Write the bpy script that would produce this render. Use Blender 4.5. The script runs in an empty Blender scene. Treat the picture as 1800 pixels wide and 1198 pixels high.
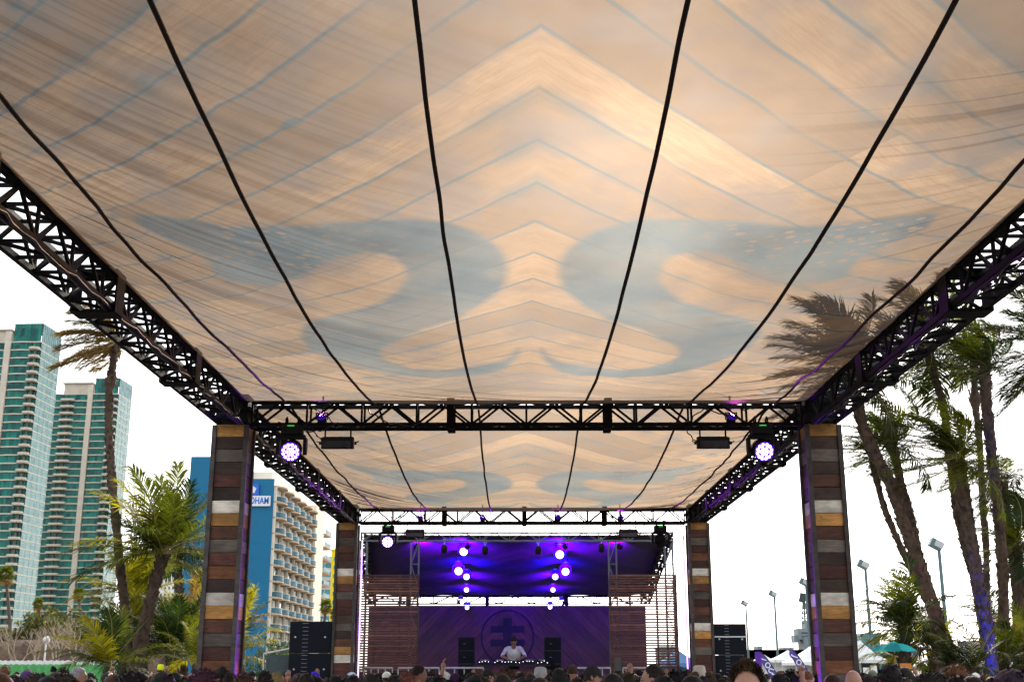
import bpy, math, random
import numpy as np
from mathutils import Vector, Matrix, Euler
random.seed(7); rng = np.random.default_rng(7)
S = bpy.context.scene
COL = S.collection
R = math.radians
# ------------------------------------------------------------------ camera
F_PX = 2100.0                       # focal length in pixels of the 1800 px wide photograph
PITCH = math.atan(571 / F_PX); YAW = 0.0040
CAM = Vector((-0.13, 0.0, 1.75))
cd = bpy.data.cameras.new('camera'); cd.sensor_width = 36; cd.lens = F_PX / 1800 * 36; cd.clip_end = 6000; cd.clip_start = 0.05
cam = bpy.data.objects.new('camera', cd); COL.objects.link(cam)
cam.location = CAM; cam.rotation_euler = (math.pi / 2 + PITCH, 0, YAW); S.camera = cam
# ------------------------------------------------------------------ sky, sun, exposure
SUN_EL, SUN_AZ = R(27), R(9)        # azimuth clockwise from +Y
W = bpy.data.worlds.new('World'); S.world = W; W.use_nodes = True
nt = W.node_tree; N = nt.nodes; L = nt.links; N.clear()
sky = N.new('ShaderNodeTexSky'); sky.sky_type = 'NISHITA'; sky.sun_disc = False
sky.sun_elevation = SUN_EL; sky.sun_rotation = SUN_AZ; sky.air_density = 1.2; sky.dust_density = 1.4; sky.ozone_density = 1.0
tc = N.new('ShaderNodeTexCoord'); nz = N.new('ShaderNodeTexNoise'); nz.inputs['Scale'].default_value = 1.9; nz.inputs['Detail'].default_value = 5; nz.inputs['Roughness'].default_value = .55
mp = N.new('ShaderNodeMapping'); mp.inputs['Scale'].default_value = (1, 1, 2.2); mp.inputs['Location'].default_value = (.3, .1, .2)
L.new(tc.outputs['Generated'], mp.inputs[0]); L.new(mp.outputs[0], nz.inputs['Vector'])
cr = N.new('ShaderNodeMapRange'); cr.inputs['From Min'].default_value = .34; cr.inputs['From Max'].default_value = .66; cr.inputs['To Min'].default_value = .5; cr.inputs['To Max'].default_value = 1.4
L.new(nz.outputs[0], cr.inputs[0])
bw = N.new('ShaderNodeRGBToBW'); L.new(sky.outputs[0], bw.inputs[0])
ds = N.new('ShaderNodeMix'); ds.data_type = 'RGBA'; ds.inputs[0].default_value = .75; L.new(sky.outputs[0], ds.inputs[6]); L.new(bw.outputs[0], ds.inputs[7])
mx = N.new('ShaderNodeMix'); mx.data_type = 'RGBA'; mx.inputs[0].default_value = .40          # a thin, even cloud sheet over most of the blue
L.new(ds.outputs[2], mx.inputs[6]); mx.inputs[7].default_value = (7.2, 7.4, 7.5, 1)
ml = N.new('ShaderNodeMix'); ml.data_type = 'RGBA'; ml.blend_type = 'MULTIPLY'; ml.inputs[0].default_value = 1
L.new(mx.outputs[2], ml.inputs[6]); L.new(cr.outputs[0], ml.inputs[7])
bg = N.new('ShaderNodeBackground'); bg.inputs[1].default_value = .145; L.new(ml.outputs[2], bg.inputs[0])
wo = N.new('ShaderNodeOutputWorld'); L.new(bg.outputs[0], wo.inputs[0])
sl = bpy.data.lights.new('sun', 'SUN'); sl.energy = 3.0; sl.angle = R(6); sl.color = (1, .9, .76)
sun = bpy.data.objects.new('sun', sl); COL.objects.link(sun); sun.location = (20, 60, 60)
sdir = Vector((math.sin(SUN_AZ) * math.cos(SUN_EL), math.cos(SUN_AZ) * math.cos(SUN_EL), math.sin(SUN_EL)))
sun.rotation_euler = (-sdir).to_track_quat('-Z', 'Y').to_euler()
S.view_settings.view_transform = 'Standard'; S.view_settings.look = 'None'; S.view_settings.gamma = 1
S.view_settings.exposure = 1.1; S.view_settings.use_curve_mapping = False
S.render.engine = 'CYCLES'; S.cycles.max_bounces = 5; S.cycles.diffuse_bounces = 3; S.cycles.glossy_bounces = 2; S.cycles.transmission_bounces = 3; S.cycles.transparent_max_bounces = 10; S.cycles.use_denoising = True; S.cycles.use_adaptive_sampling = True; S.cycles.adaptive_threshold = .03
S.cycles.sample_clamp_indirect = 6

# ------------------------------------------------------------------ helpers
def at(px, py, Y):
    """world point that stands at distance Y and appears at pixel (px, py) of the photograph"""
    d = Vector(((px - 900) / F_PX, (599 - py) / F_PX, -1)); d = cam.rotation_euler.to_matrix() @ d
    return CAM + d * ((Y - CAM.y) / d.y)
def tag(o, label=None, cat=None, group=None, kind=None):
    for k, v in (('label', label), ('category', cat), ('group', group), ('kind', kind)):
        if v: o[k] = v
    return o
def empty(name, loc=(0, 0, 0), rz=0, label=None, cat=None, group=None, parent=None):
    o = bpy.data.objects.new(name, None); COL.objects.link(o); o.location = loc; o.rotation_euler = (0, 0, rz); o.empty_display_size = .1
    if parent: o.parent = parent
    return tag(o, label, cat, group)
def link(name, me, parent=None, loc=(0, 0, 0), rot=(0, 0, 0), scale=None):
    o = bpy.data.objects.new(name, me); COL.objects.link(o); o.location = loc; o.rotation_euler = rot
    if scale is not None: o.scale = scale if hasattr(scale, '__len__') else (scale,) * 3
    if parent: o.parent = parent
    return o
class MB:
    def __init__(s): s.v = []; s.f = []; s.m = []
    def add(s, vs, fs, mi=0):
        n = len(s.v); s.v += [tuple(p) for p in vs]; s.f += [tuple(i + n for i in f) for f in fs]; s.m += [mi] * len(fs); return s
    def box(s, c, d, mi=0, rot=None):
        hx, hy, hz = d[0] / 2, d[1] / 2, d[2] / 2
        vs = [Vector((x, y, z)) for x in (-hx, hx) for y in (-hy, hy) for z in (-hz, hz)]
        if rot is not None: M = Euler(rot).to_matrix(); vs = [M @ p for p in vs]
        c = Vector(c)
        return s.add([p + c for p in vs], [(0, 1, 3, 2), (4, 6, 7, 5), (0, 4, 5, 1), (2, 3, 7, 6), (0, 2, 6, 4), (1, 5, 7, 3)], mi)
    def bar(s, p, q, r, n=4, mi=0, r2=None): return s.tube([p, q], [r, r if r2 is None else r2], n, mi)
    def tube(s, pts, rads, n=8, mi=0, cap=True):
        pts = [Vector(p) for p in pts]
        if not hasattr(rads, '__len__'): rads = [rads] * len(pts)
        vs = []; ref = None
        for i, p in enumerate(pts):
            t = (pts[min(i + 1, len(pts) - 1)] - pts[max(i - 1, 0)])
            t = t.normalized() if t.length > 1e-9 else Vector((0, 0, 1))
            if ref is None: ref = Vector((0, 0, 1)) if abs(t.z) < .9 else Vector((1, 0, 0))
            u = t.cross(ref).normalized(); w = u.cross(t).normalized(); ref = w
            for k in range(n):
                a = 2 * math.pi * (k + .5) / n; vs.append(p + (u * math.cos(a) + w * math.sin(a)) * rads[i])
        fs = [(i * n + k, i * n + (k + 1) % n, (i + 1) * n + (k + 1) % n, (i + 1) * n + k) for i in range(len(pts) - 1) for k in range(n)]
        if cap: fs += [tuple(range(n - 1, -1, -1)), tuple(range((len(pts) - 1) * n, len(pts) * n))]
        return s.add(vs, fs, mi)
    def ell(s, c, r, nu=16, nv=10, mi=0, rot=None):
        c = Vector(c); vs = []; M = Euler(rot).to_matrix() if rot is not None else None
        for j in range(nv + 1):
            th = math.pi * (j / nv if 0 < j < nv else (.001 if j == 0 else .999))
            for i in range(nu):
                a = 2 * math.pi * i / nu; p = Vector((r[0] * math.sin(th) * math.cos(a), r[1] * math.sin(th) * math.sin(a), r[2] * math.cos(th)))
                vs.append(c + (M @ p if M else p))
        fs = [(j * nu + i, (j + 1) * nu + i, (j + 1) * nu + (i + 1) % nu, j * nu + (i + 1) % nu) for j in range(nv) for i in range(nu)]
        return s.add(vs, fs, mi)
    def lathe(s, prof, n=20, mi=0, M=None, cap=True):
        vs = []
        for r, z in prof:
            for k in range(n):
                a = 2 * math.pi * k / n; p = Vector((r * math.cos(a), r * math.sin(a), z)); vs.append(M @ p if M else p)
        fs = [(i * n + k, i * n + (k + 1) % n, (i + 1) * n + (k + 1) % n, (i + 1) * n + k) for i in range(len(prof) - 1) for k in range(n)]
        if cap: fs += [tuple(range(n - 1, -1, -1)), tuple(range((len(prof) - 1) * n, len(prof) * n))]
        return s.add(vs, fs, mi)
    def prism(s, poly, z0, z1, mi=0, M=None):
        n = len(poly); vs = [Vector((x, y, z0)) for x, y in poly] + [Vector((x, y, z1)) for x, y in poly]
        if M: vs = [M @ p for p in vs]
        return s.add(vs, [tuple(range(n - 1, -1, -1)), tuple(range(n, 2 * n))] + [(i, (i + 1) % n, n + (i + 1) % n, n + i) for i in range(n)], mi)
    def mesh(s, name, mats, smooth=False):
        me = bpy.data.meshes.new(name); me.from_pydata(s.v, [], s.f)
        for m in (mats if isinstance(mats, (list, tuple)) else [mats]): me.materials.append(m)
        me.polygons.foreach_set('material_index', s.m)
        if smooth: me.polygons.foreach_set('use_smooth', [True] * len(s.f))
        me.update(); return me
    def build(s, name, mats, parent=None, smooth=False, loc=(0, 0, 0), rot=(0, 0, 0)):
        return link(name, s.mesh(name, mats, smooth), parent, loc, rot)

class NT:
    """small node-tree writer"""
    def __init__(s, name):
        s.m = bpy.data.materials.new(name); s.m.use_nodes = True; s.t = s.m.node_tree; s.t.nodes.clear()
    def n(s, typ, **kw):
        o = s.t.nodes.new('ShaderNode' + typ)
        for k, v in kw.items():
            if k.startswith('i_'):
                key = k[2:]; key = int(key) if key.isdigit() else key.replace('_', ' ')
                s.set(o.inputs[key], v)
            else: setattr(o, k, v)
        return o
    def set(s, inp, v):
        if isinstance(v, bpy.types.NodeSocket): s.t.links.new(v, inp)
        elif isinstance(v, bpy.types.Node): s.t.links.new(v.outputs[0], inp)
        elif hasattr(inp.default_value, '__len__') and hasattr(v, '__len__') and len(inp.default_value) == 4 and len(v) == 3: inp.default_value = (*v, 1)
        else: inp.default_value = v
    def math(s, op, a, b=0.0, c=0.0, clamp=False):
        o = s.n('Math', operation=op, use_clamp=clamp); s.set(o.inputs[0], a); s.set(o.inputs[1], b); s.set(o.inputs[2], c); return o.outputs[0]
    def mix(s, f, a, b, blend='MIX'):
        o = s.n('Mix', data_type='RGBA', blend_type=blend); s.set(o.inputs[0], f); s.set(o.inputs[6], a); s.set(o.inputs[7], b); return o.outputs[2]
    def ramp(s, v, lo, hi, a=0.0, b=1.0, smooth=False):
        o = s.n('MapRange', interpolation_type='SMOOTHSTEP' if smooth else 'LINEAR'); s.set(o.inputs[0], v)
        o.inputs[1].default_value = lo; o.inputs[2].default_value = hi; o.inputs[3].default_value = a; o.inputs[4].default_value = b; return o.outputs[0]
    def noise(s, vec, scale, detail=3, rough=.55, dist=0.0):
        o = s.n('TexNoise'); s.set(o.inputs['Vector'], vec); o.inputs['Scale'].default_value = scale; o.inputs['Detail'].default_value = detail; o.inputs['Roughness'].default_value = rough; o.inputs['Distortion'].default_value = dist; return o.outputs[0]
    def coord(s, which='Object'): return s.n('TexCoord').outputs[which]
    def scale(s, vec, sc, loc=(0, 0, 0)):
        o = s.n('Mapping'); s.set(o.inputs[0], vec); o.inputs['Scale'].default_value = sc; o.inputs['Location'].default_value = loc; return o.outputs[0]
    def out(s, sh): o = s.n('OutputMaterial'); s.t.links.new(sh if isinstance(sh, bpy.types.NodeSocket) else sh.outputs[0], o.inputs[0]); return s.m
    def pbr(s, color, rough=.7, bump=None, bs=.2, bd=.01, **kw):
        p = s.n('BsdfPrincipled'); s.set(p.inputs['Base Color'], color); s.set(p.inputs['Roughness'], rough)
        for k, v in kw.items(): s.set(p.inputs[k.replace('_', ' ')], v)
        if bump is not None:
            b = s.n('Bump'); b.inputs['Strength'].default_value = bs; b.inputs['Distance'].default_value = bd; s.set(b.inputs['Height'], bump); s.set(p.inputs['Normal'], b)
        return s.out(p)
def mat(name, col, rough=.7, var=.25, sc=6.0, bump=.15, metal=0.0, rand=0.0, stretch=(1, 1, 1), spec=.5, bd=.01):
    """base colour broken up by noise, plus fine relief"""
    t = NT(name); v = t.scale(t.coord(), stretch)
    n1 = t.noise(v, sc, 3, .6); n2 = t.noise(v, sc * 6, 2)
    k = t.math('ADD', t.ramp(n1, .3, .7, 1 - var, 1 + var), t.ramp(n2, .3, .7, -var * .35, var * .35))
    if rand:
        oi = t.n('ObjectInfo'); k = t.math('MULTIPLY', k, t.ramp(oi.outputs['Random'], 0, 1, 1 - rand, 1 + rand))
    c = t.mix(1.0, (*col, 1), k, 'MULTIPLY')
    return t.pbr(c, t.ramp(n1, .2, .8, max(rough - .1, .03), min(rough + .1, 1)), n2 if bump else None, bump, bd, Metallic=metal, Specular_IOR_Level=spec)
def emit(name, col, power):
    t = NT(name); e = t.n('Emission'); e.inputs[0].default_value = (*col, 1); e.inputs[1].default_value = power; return t.out(e)
def text(name, body, size, material, parent, loc, rot, extrude=.01, align='CENTER', sx=1.0):
    cu = bpy.data.curves.new(name, 'FONT'); cu.body = body; cu.size = size; cu.extrude = extrude; cu.align_x = align; cu.align_y = 'CENTER'; cu.offset = size * .018
    cu.materials.append(material); tmp = bpy.data.objects.new('tmp', cu); COL.objects.link(tmp); bpy.context.view_layer.update()
    me = bpy.data.meshes.new_from_object(tmp.evaluated_get(bpy.context.evaluated_depsgraph_get())); bpy.data.objects.remove(tmp); me.name = name
    o = link(name, me, parent, loc, rot); o.scale = (sx, 1, 1); return o
M_BLACK = mat('black painted metal', (.006, .005, .006), .75, .3, 4, .1, spec=.15)
M_DARKCASE = mat('black textured case', (.008, .009, .012), .7, .25, 12, .2, spec=.25)
M_STEEL = mat('galvanised steel', (.42, .43, .45), .4, .2, 9, .1, .7)
M_WHITE = mat('white canvas', (.78, .79, .8), .8, .06, 2, .05)
# ------------------------------------------------------------------ the ground
t = NT('trodden ground'); v = t.coord()
g1 = t.noise(v, .35, 6, .6); g2 = t.noise(v, 9, 4)
M_GROUND = t.pbr(t.mix(t.ramp(g1, .35, .65), (.075, .07, .062, 1), (.15, .135, .11, 1)), .9, g2, .4, .03)
gm = MB(); gm.add([(-2500, -400, 0), (2500, -400, 0), (2500, 4500, 0), (-2500, 4500, 0)], [(0, 1, 2, 3)])
tag(gm.build('ground', M_GROUND), kind='structure')
# ------------------------------------------------------------------ the shade structure
ZT = 1.75 + 3.10                    # underside of the trusses
TS = .30                            # box truss size
YF, YB, BAY = 15.78, 27.0, 11.22    # centre lines of the near and far cross trusses
XP = 3.92                           # centre line of pillars and side trusses
PW = .48

# pillars clad in mixed reclaimed boards
def wood(name, col, var=.35, paint=False):
    t = NT(name); oi = t.n('ObjectInfo'); v = t.coord()
    off = t.n('CombineXYZ'); t.set(off.inputs[0], t.math('MULTIPLY', oi.outputs['Random'], 37)); t.set(off.inputs[1], t.math('MULTIPLY', oi.outputs['Random'], 91))
    ad = t.n('VectorMath', operation='ADD'); t.set(ad.inputs[0], v); t.set(ad.inputs[1], off)
    g = t.noise(t.scale(ad.outputs[0], (3, 30, 42)), 1.6, 6, .65, .6); w = t.noise(t.scale(ad.outputs[0], (2.2, 5, 5)), 1.5, 4, .6)
    k = t.math('MULTIPLY', t.ramp(g, .28, .72, 1 - var * 1.4, 1 + var * 1.4), t.ramp(w, .3, .7, .62, 1.38))
    k = t.math('MULTIPLY', k, t.ramp(oi.outputs['Random'], 0, 1, .66, 1.34))
    vo = t.n('TexVoronoi'); t.set(vo.inputs['Vector'], t.scale(ad.outputs[0], (1, 2, 1))); vo.inputs['Scale'].default_value = 6
    knot = t.ramp(vo.outputs[0], .035, .09, .15 if not paint else .55, 1, True)
    c = t.mix(1.0, (*col, 1), t.math('MULTIPLY', k, knot), 'MULTIPLY')
    return t.pbr(c, .78, g, .5, .004)
BOARD = {'w': wood('whitewashed board', (.62, .57, .50), .12, True), 'g': wood('honey pine board', (.45, .22, .06), .25), 'b': wood('brown board', (.105, .040, .025)),
         'y': wood('weathered grey board', (.115, .092, .078)), 'r': wood('dark red brown board', (.072, .024, .018)), 'o': wood('orange brown board', (.185, .068, .028)),
         'd': wood('dark board', (.046, .026, .020)), 'p': wood('grey stained post', (.066, .056, .053), .2)}
def board_mesh(key):
    m = MB(); h, w, d, b = .0825, PW / 2 - .052, .022, .004   # a board with eased edges
    pr = [(-d, -h), (0, -h), (b + .003, -h + b), (b + .003, h - b), (0, h), (-d, h)]
    vs = [(x, y, z) for x in (-w, w) for (y, z) in pr]; n = 6
    m.add(vs, [tuple(range(n)), tuple(range(2 * n - 1, n - 1, -1))] + [(i, n + i, n + (i + 1) % n, (i + 1) % n) for i in range(n)])
    return m.mesh('board_' + key, BOARD[key])
BM = {k: board_mesh(k) for k in 'wgbyrod'}
def post_mesh():
    m = MB(); m.box((0, 0, ZT / 2 - .01), (.058, .058, ZT - .02)); return m.mesh('corner_post', BOARD['p'])
PM = post_mesh()
CORE = MB(); CORE.box((0, 0, ZT / 2 - .02), (PW - .11, PW - .11, ZT - .04)); CM = CORE.mesh('core', M_BLACK)
def pillar(x, y, label, seq, shift):
    r = empty('timber_pillar', (x, y, 0), 0, label, 'pillar', 'timber clad pillars carrying the shade canopy')
    link('core', CM, r)
    h = PW / 2 - .029
    for sx in (-1, 1):
        for sy in (-1, 1): link('corner_post', PM, r, (sx * h, sy * h, 0))
    n = int(ZT / .168)
    for f, (ax, ay, rz) in enumerate(((0, -1, math.pi), (1, 0, -math.pi / 2), (-1, 0, math.pi / 2), (0, 1, 0))):
        for i in range(n + 1):
            z = ZT - .09 - .168 * i
            if z < .08: break
            k = seq[(i + shift) % len(seq)]
            rec = PW / 2 - .034 + random.uniform(-.006, .004)
            link('board', BM[k], r, (ax * rec, ay * rec, z + random.uniform(-.003, .003)), (0, random.uniform(-.006, .006), rz))
    return r
SEQ = 'gbydodwgbyrodw'
pillar(-XP, YF, 'tall timber clad pillar in front of the blue hotel wall', 'gdydrdwgbyrodwgbyroy', 0)
pillar(XP, YF, 'tall timber clad pillar standing beside the leaning palms', 'gdydbdwgbydrdwgbyroy', 0)
pillar(-XP, YB, 'smaller timber clad pillar between the yellow building and the stage', 'grybrdwgbyrrdydbgwrrdy', 0)
pillar(XP, YB, 'smaller timber clad pillar beside the tall black speaker wall near blue tent', 'gbyrodwgbyrbdwgoybr', 0)

# box trusses: every chord and brace a piece of its own
_brace = {}
def brace_mesh(dx, dy, dz, r):
    k = (round(dx, 3), round(dy, 3), round(dz, 3), r)
    if k not in _brace:
        m = MB(); m.bar((-dx / 2, -dy / 2, -dz / 2), (dx / 2, dy / 2, dz / 2), r); _brace[k] = m.mesh('brace', M_BLACK)
    return _brace[k]
def truss(name, p, axis, length, label, s=TS, panel=.37, rc=.034, rb=.019, mat_=None, splice=(), group='black box trusses', cat='truss'):
    """p: start of the centre line; axis 0 = X, 1 = Y, 2 = Z"""
    r = empty(name, p, 0, label, cat, group); h = s / 2
    A = Vector([1 if i == axis else 0 for i in range(3)]); U = Vector((0, 1, 0)) if axis != 1 else Vector((1, 0, 0)); V = A.cross(U); V = V if axis != 2 else Vector((1, 0, 0))
    if axis == 1: V = Vector((0, 0, 1))
    mt = mat_ or M_BLACK
    for a in (-h, h):
        for b in (-h, h):
            m = MB(); m.bar(U * a + V * b, U * a + V * b + A * length, rc); m.build('chord', mt, r)
    n = max(2, round(length / panel)); pn = length / n
    for i in range(n + 1):
        c = A * (pn * i)
        for q, o in ((U, V), (V, U)):
            for sg in (-h, h):
                if i % 2 == 0 or abs(q.z) < .5:
                    e = q * s; ob = link('brace', brace_mesh(*e, rb), r, c + o * sg)
                    if mat_: ob.data = ob.data if mat_ is M_BLACK else recolor(ob.data, mat_)
                if i < n:
                    d = 1 if i % 2 == 0 else -1
                    e = A * pn + q * (s * d); ob = link('brace', brace_mesh(*e, rb), r, c + A * (pn / 2) + o * sg)
                    if mat_: ob.data = recolor(ob.data, mat_)
    for q in splice:
        m = MB()
        for sg in (-1, 1):
            for o in (U, V):
                other = V if o is U else U
                dim = [0, 0, 0]
                for k in range(3): dim[k] = abs(A[k]) * (.22 if axis == 1 else .10) + abs(other[k]) * (s + .09) + abs(o[k]) * .016
                m.box(A * q + o * (sg * (h + .046)), dim)
        m.build('splice_plate', M_BLACK, r)
    return r
_rc = {}
def recolor(me, m):
    k = (me.name, m.name)
    if k not in _rc:
        c = me.copy(); c.materials.clear(); c.materials.append(m); _rc[k] = c
    return _rc[k]
ZC = ZT + TS / 2
Y0 = YF - BAY
SPL = (2.75, 5.5, 8.25)
LB = 'black box truss along the canopy edge, '
truss('box_truss', (-XP, Y0 + .26, ZC), 1, BAY - .52, LB + 'above the two glass towers', splice=SPL)
truss('box_truss', (XP, Y0 + .26, ZC), 1, BAY - .52, LB + 'running above the tall leaning palms', splice=SPL)
truss('box_truss', (-XP, YF + .26, ZC), 1, BAY - .52, LB + 'above the blue and cream hotel', splice=SPL)
truss('box_truss', (XP, YF + .26, ZC), 1, BAY - .52, LB + 'over open sky between the two right pillars', splice=SPL)
truss('box_truss', (-XP + .26, YF, ZC), 0, 2 * XP - .52, 'black cross truss hung with two lit moving heads between the big pillars', splice=(2.65, 4.75))
truss('box_truss', (-XP + .26, YB, ZC), 0, 2 * XP - .52, 'far black cross truss in front of the stage roof', splice=(1.9, 3.7, 5.5))
truss('box_truss', (-XP + .26, Y0, ZC), 0, 2 * XP - .52, 'black cross truss at the near end of the canopy, above the crowd', splice=(2.65, 4.75))
pillar(-XP, Y0, 'timber clad pillar at the near end of the canopy, outside the view, city side', SEQ, 0)
pillar(XP, Y0, 'timber clad pillar at the near end of the canopy, outside the view, palm side', SEQ, 0)
for x, y, w in ((-XP, YF, 'above the big pillar by the hotel'), (XP, YF, 'above the big pillar by the palms'), (-XP, YB, 'above the small pillar by the yellow building'), (XP, YB, 'above the small pillar by the speaker wall'), (-XP, Y0, 'at the near end, city side'), (XP, Y0, 'at the near end, palm side')):
    m = MB(); m.box((0, 0, TS / 2), (TS + .12, TS + .12, TS + .1)); m.box((0, 0, TS / 2), (TS + .2, TS + .2, .05)); m.box((0, 0, .0), (TS + .16, TS + .16, .05))
    tag(m.build('corner_block', M_BLACK, None, loc=(x, y, ZT + .052)), 'black truss corner block ' + w, 'corner block', 'truss corner blocks')
# black cables strapped along the trusses, and loose loops
M_CABLE = mat('black rubber cable', (.010, .009, .012), .5, .1, 5, 0)
def wobble(p, q, n, amp, sag=0):
    p, q = Vector(p), Vector(q); out = []
    for i in range(n + 1):
        f = i / n; c = p.lerp(q, f); e = amp if 0 < i < n else 0
        out.append(c + Vector((random.uniform(-e, e), random.uniform(-e, e), random.uniform(-e, e) - sag * 4 * f * (1 - f))))
    return out
for x, y, w in ((-XP + .13, Y0, 'by the glass towers'), (XP - .13, Y0, 'by the tall palms'), (-XP + .13, YF, 'by the hotel'), (XP - .13, YF, 'over the light poles')):
    m = MB(); m.tube(wobble((x, y + .3, ZT - .02), (x, y + BAY - .3, ZT - .02), 60, .012), .022, 6)
    m.tube(wobble((x + .05, y + .3, ZT - .03), (x + .05, y + BAY - .3, ZT - .03), 60, .02), .012, 5)
    tag(m.build('cable_bundle', M_CABLE, None, True), 'black cable bundle strapped under the edge truss ' + w, 'cable', 'cables on the trusses')
for y, w in ((YF, 'near cross truss'), (YB, 'far cross truss')):
    r = empty('loose_cables', (0, y - .19, ZT), 0, 'looping black cables tangled on the ' + w, 'cable', 'cables on the trusses')
    for x0, x1 in ((-3.2, -2.5), (-2.9, -1.9), (-2.2, -1.4), (3.2, 2.5), (2.9, 1.9), (-3.3, -2.9), (2.4, 1.9)):
        m = MB(); m.tube(wobble((x0, 0, random.choice((.03, .28))), (x1, 0, random.choice((.02, .27))), 12, .02, random.uniform(-.05, .2)), .009, 5); m.build('cable', M_CABLE, r, True)

# ------------------------------------------------------------------ printed shade fabric
def unproject_plane(px, py, Z):
    d = cam.rotation_euler.to_matrix() @ Vector(((px - 900) / F_PX, (599 - py) / F_PX, -1)); k = (Z - CAM.z) / d.z; return CAM + d * k
SNAKE = [(30,120),(60,100),(100,95),(200,102),(300,115),(400,132),(500,150),(600,152),(700,145),(800,132),(900,120),(1000,114),(1100,112),(1200,112),(1300,115),(1400,124),(1480,140),(1560,162),(1620,190),(1675,230),(1710,270),(1730,320),(1730,360),(1715,400),(1690,440),(1600,510),(1500,570),(1350,610),(1230,660),(1165,690),(1150,715),(1160,738),(1200,760),(1300,790),(1400,800),(1550,790),(1680,760),(1740,730),(1780,690),(1778,715),(1765,745),(1700,800),(1600,828),(1400,838),(1200,822),(1050,792),(900,742),(820,700),(790,650),(800,610),(870,570),(1000,530),(1150,490),(1230,440),(1270,390),(1268,340),(1225,290),(1160,267),(1080,262),(980,280),(880,330),(790,375),(720,400),(640,412),(540,412),(460,398),(410,370),(395,320),(350,280),(250,240),(150,200),(70,160)]
def snake_xy():
    out = []
    for cx, cy in SNAKE:
        px, py = 220 + cx / 2.571, 340 + cy / 2.571
        Zf = ZT + TS - .42
        p = unproject_plane(px, py, Zf)
        t_ = (p.y - Y0) / BAY; Zf = ZT + TS - .47 * 4 * t_ * (1 - t_) * (1 - min(abs(p.x) / 3.77, 1) ** 2.6)
        p = unproject_plane(px, py, Zf); out.append((p.x, p.y - Y0))
    return np.array(out)
SN = snake_xy()
def poly_sdf(X, Y, P):
    d = np.full(X.shape, 1e9); inside = np.zeros(X.shape, bool)
    for i in range(len(P)):
        ax, ay = P[i]; bx, by = P[(i + 1) % len(P)]
        ex, ey = bx - ax, by - ay; wx, wy = X - ax, Y - ay
        k = np.clip((wx * ex + wy * ey) / (ex * ex + ey * ey + 1e-12), 0, 1)
        d = np.minimum(d, (wx - ex * k) ** 2 + (wy - ey * k) ** 2)
        cnd = ((ay > Y) != (by > Y)) & (X < ex * (Y - ay) / (ey if abs(ey) > 1e-12 else 1e-12) + ax); inside ^= cnd
    return np.where(inside, -1, 1) * np.sqrt(d)
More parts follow.
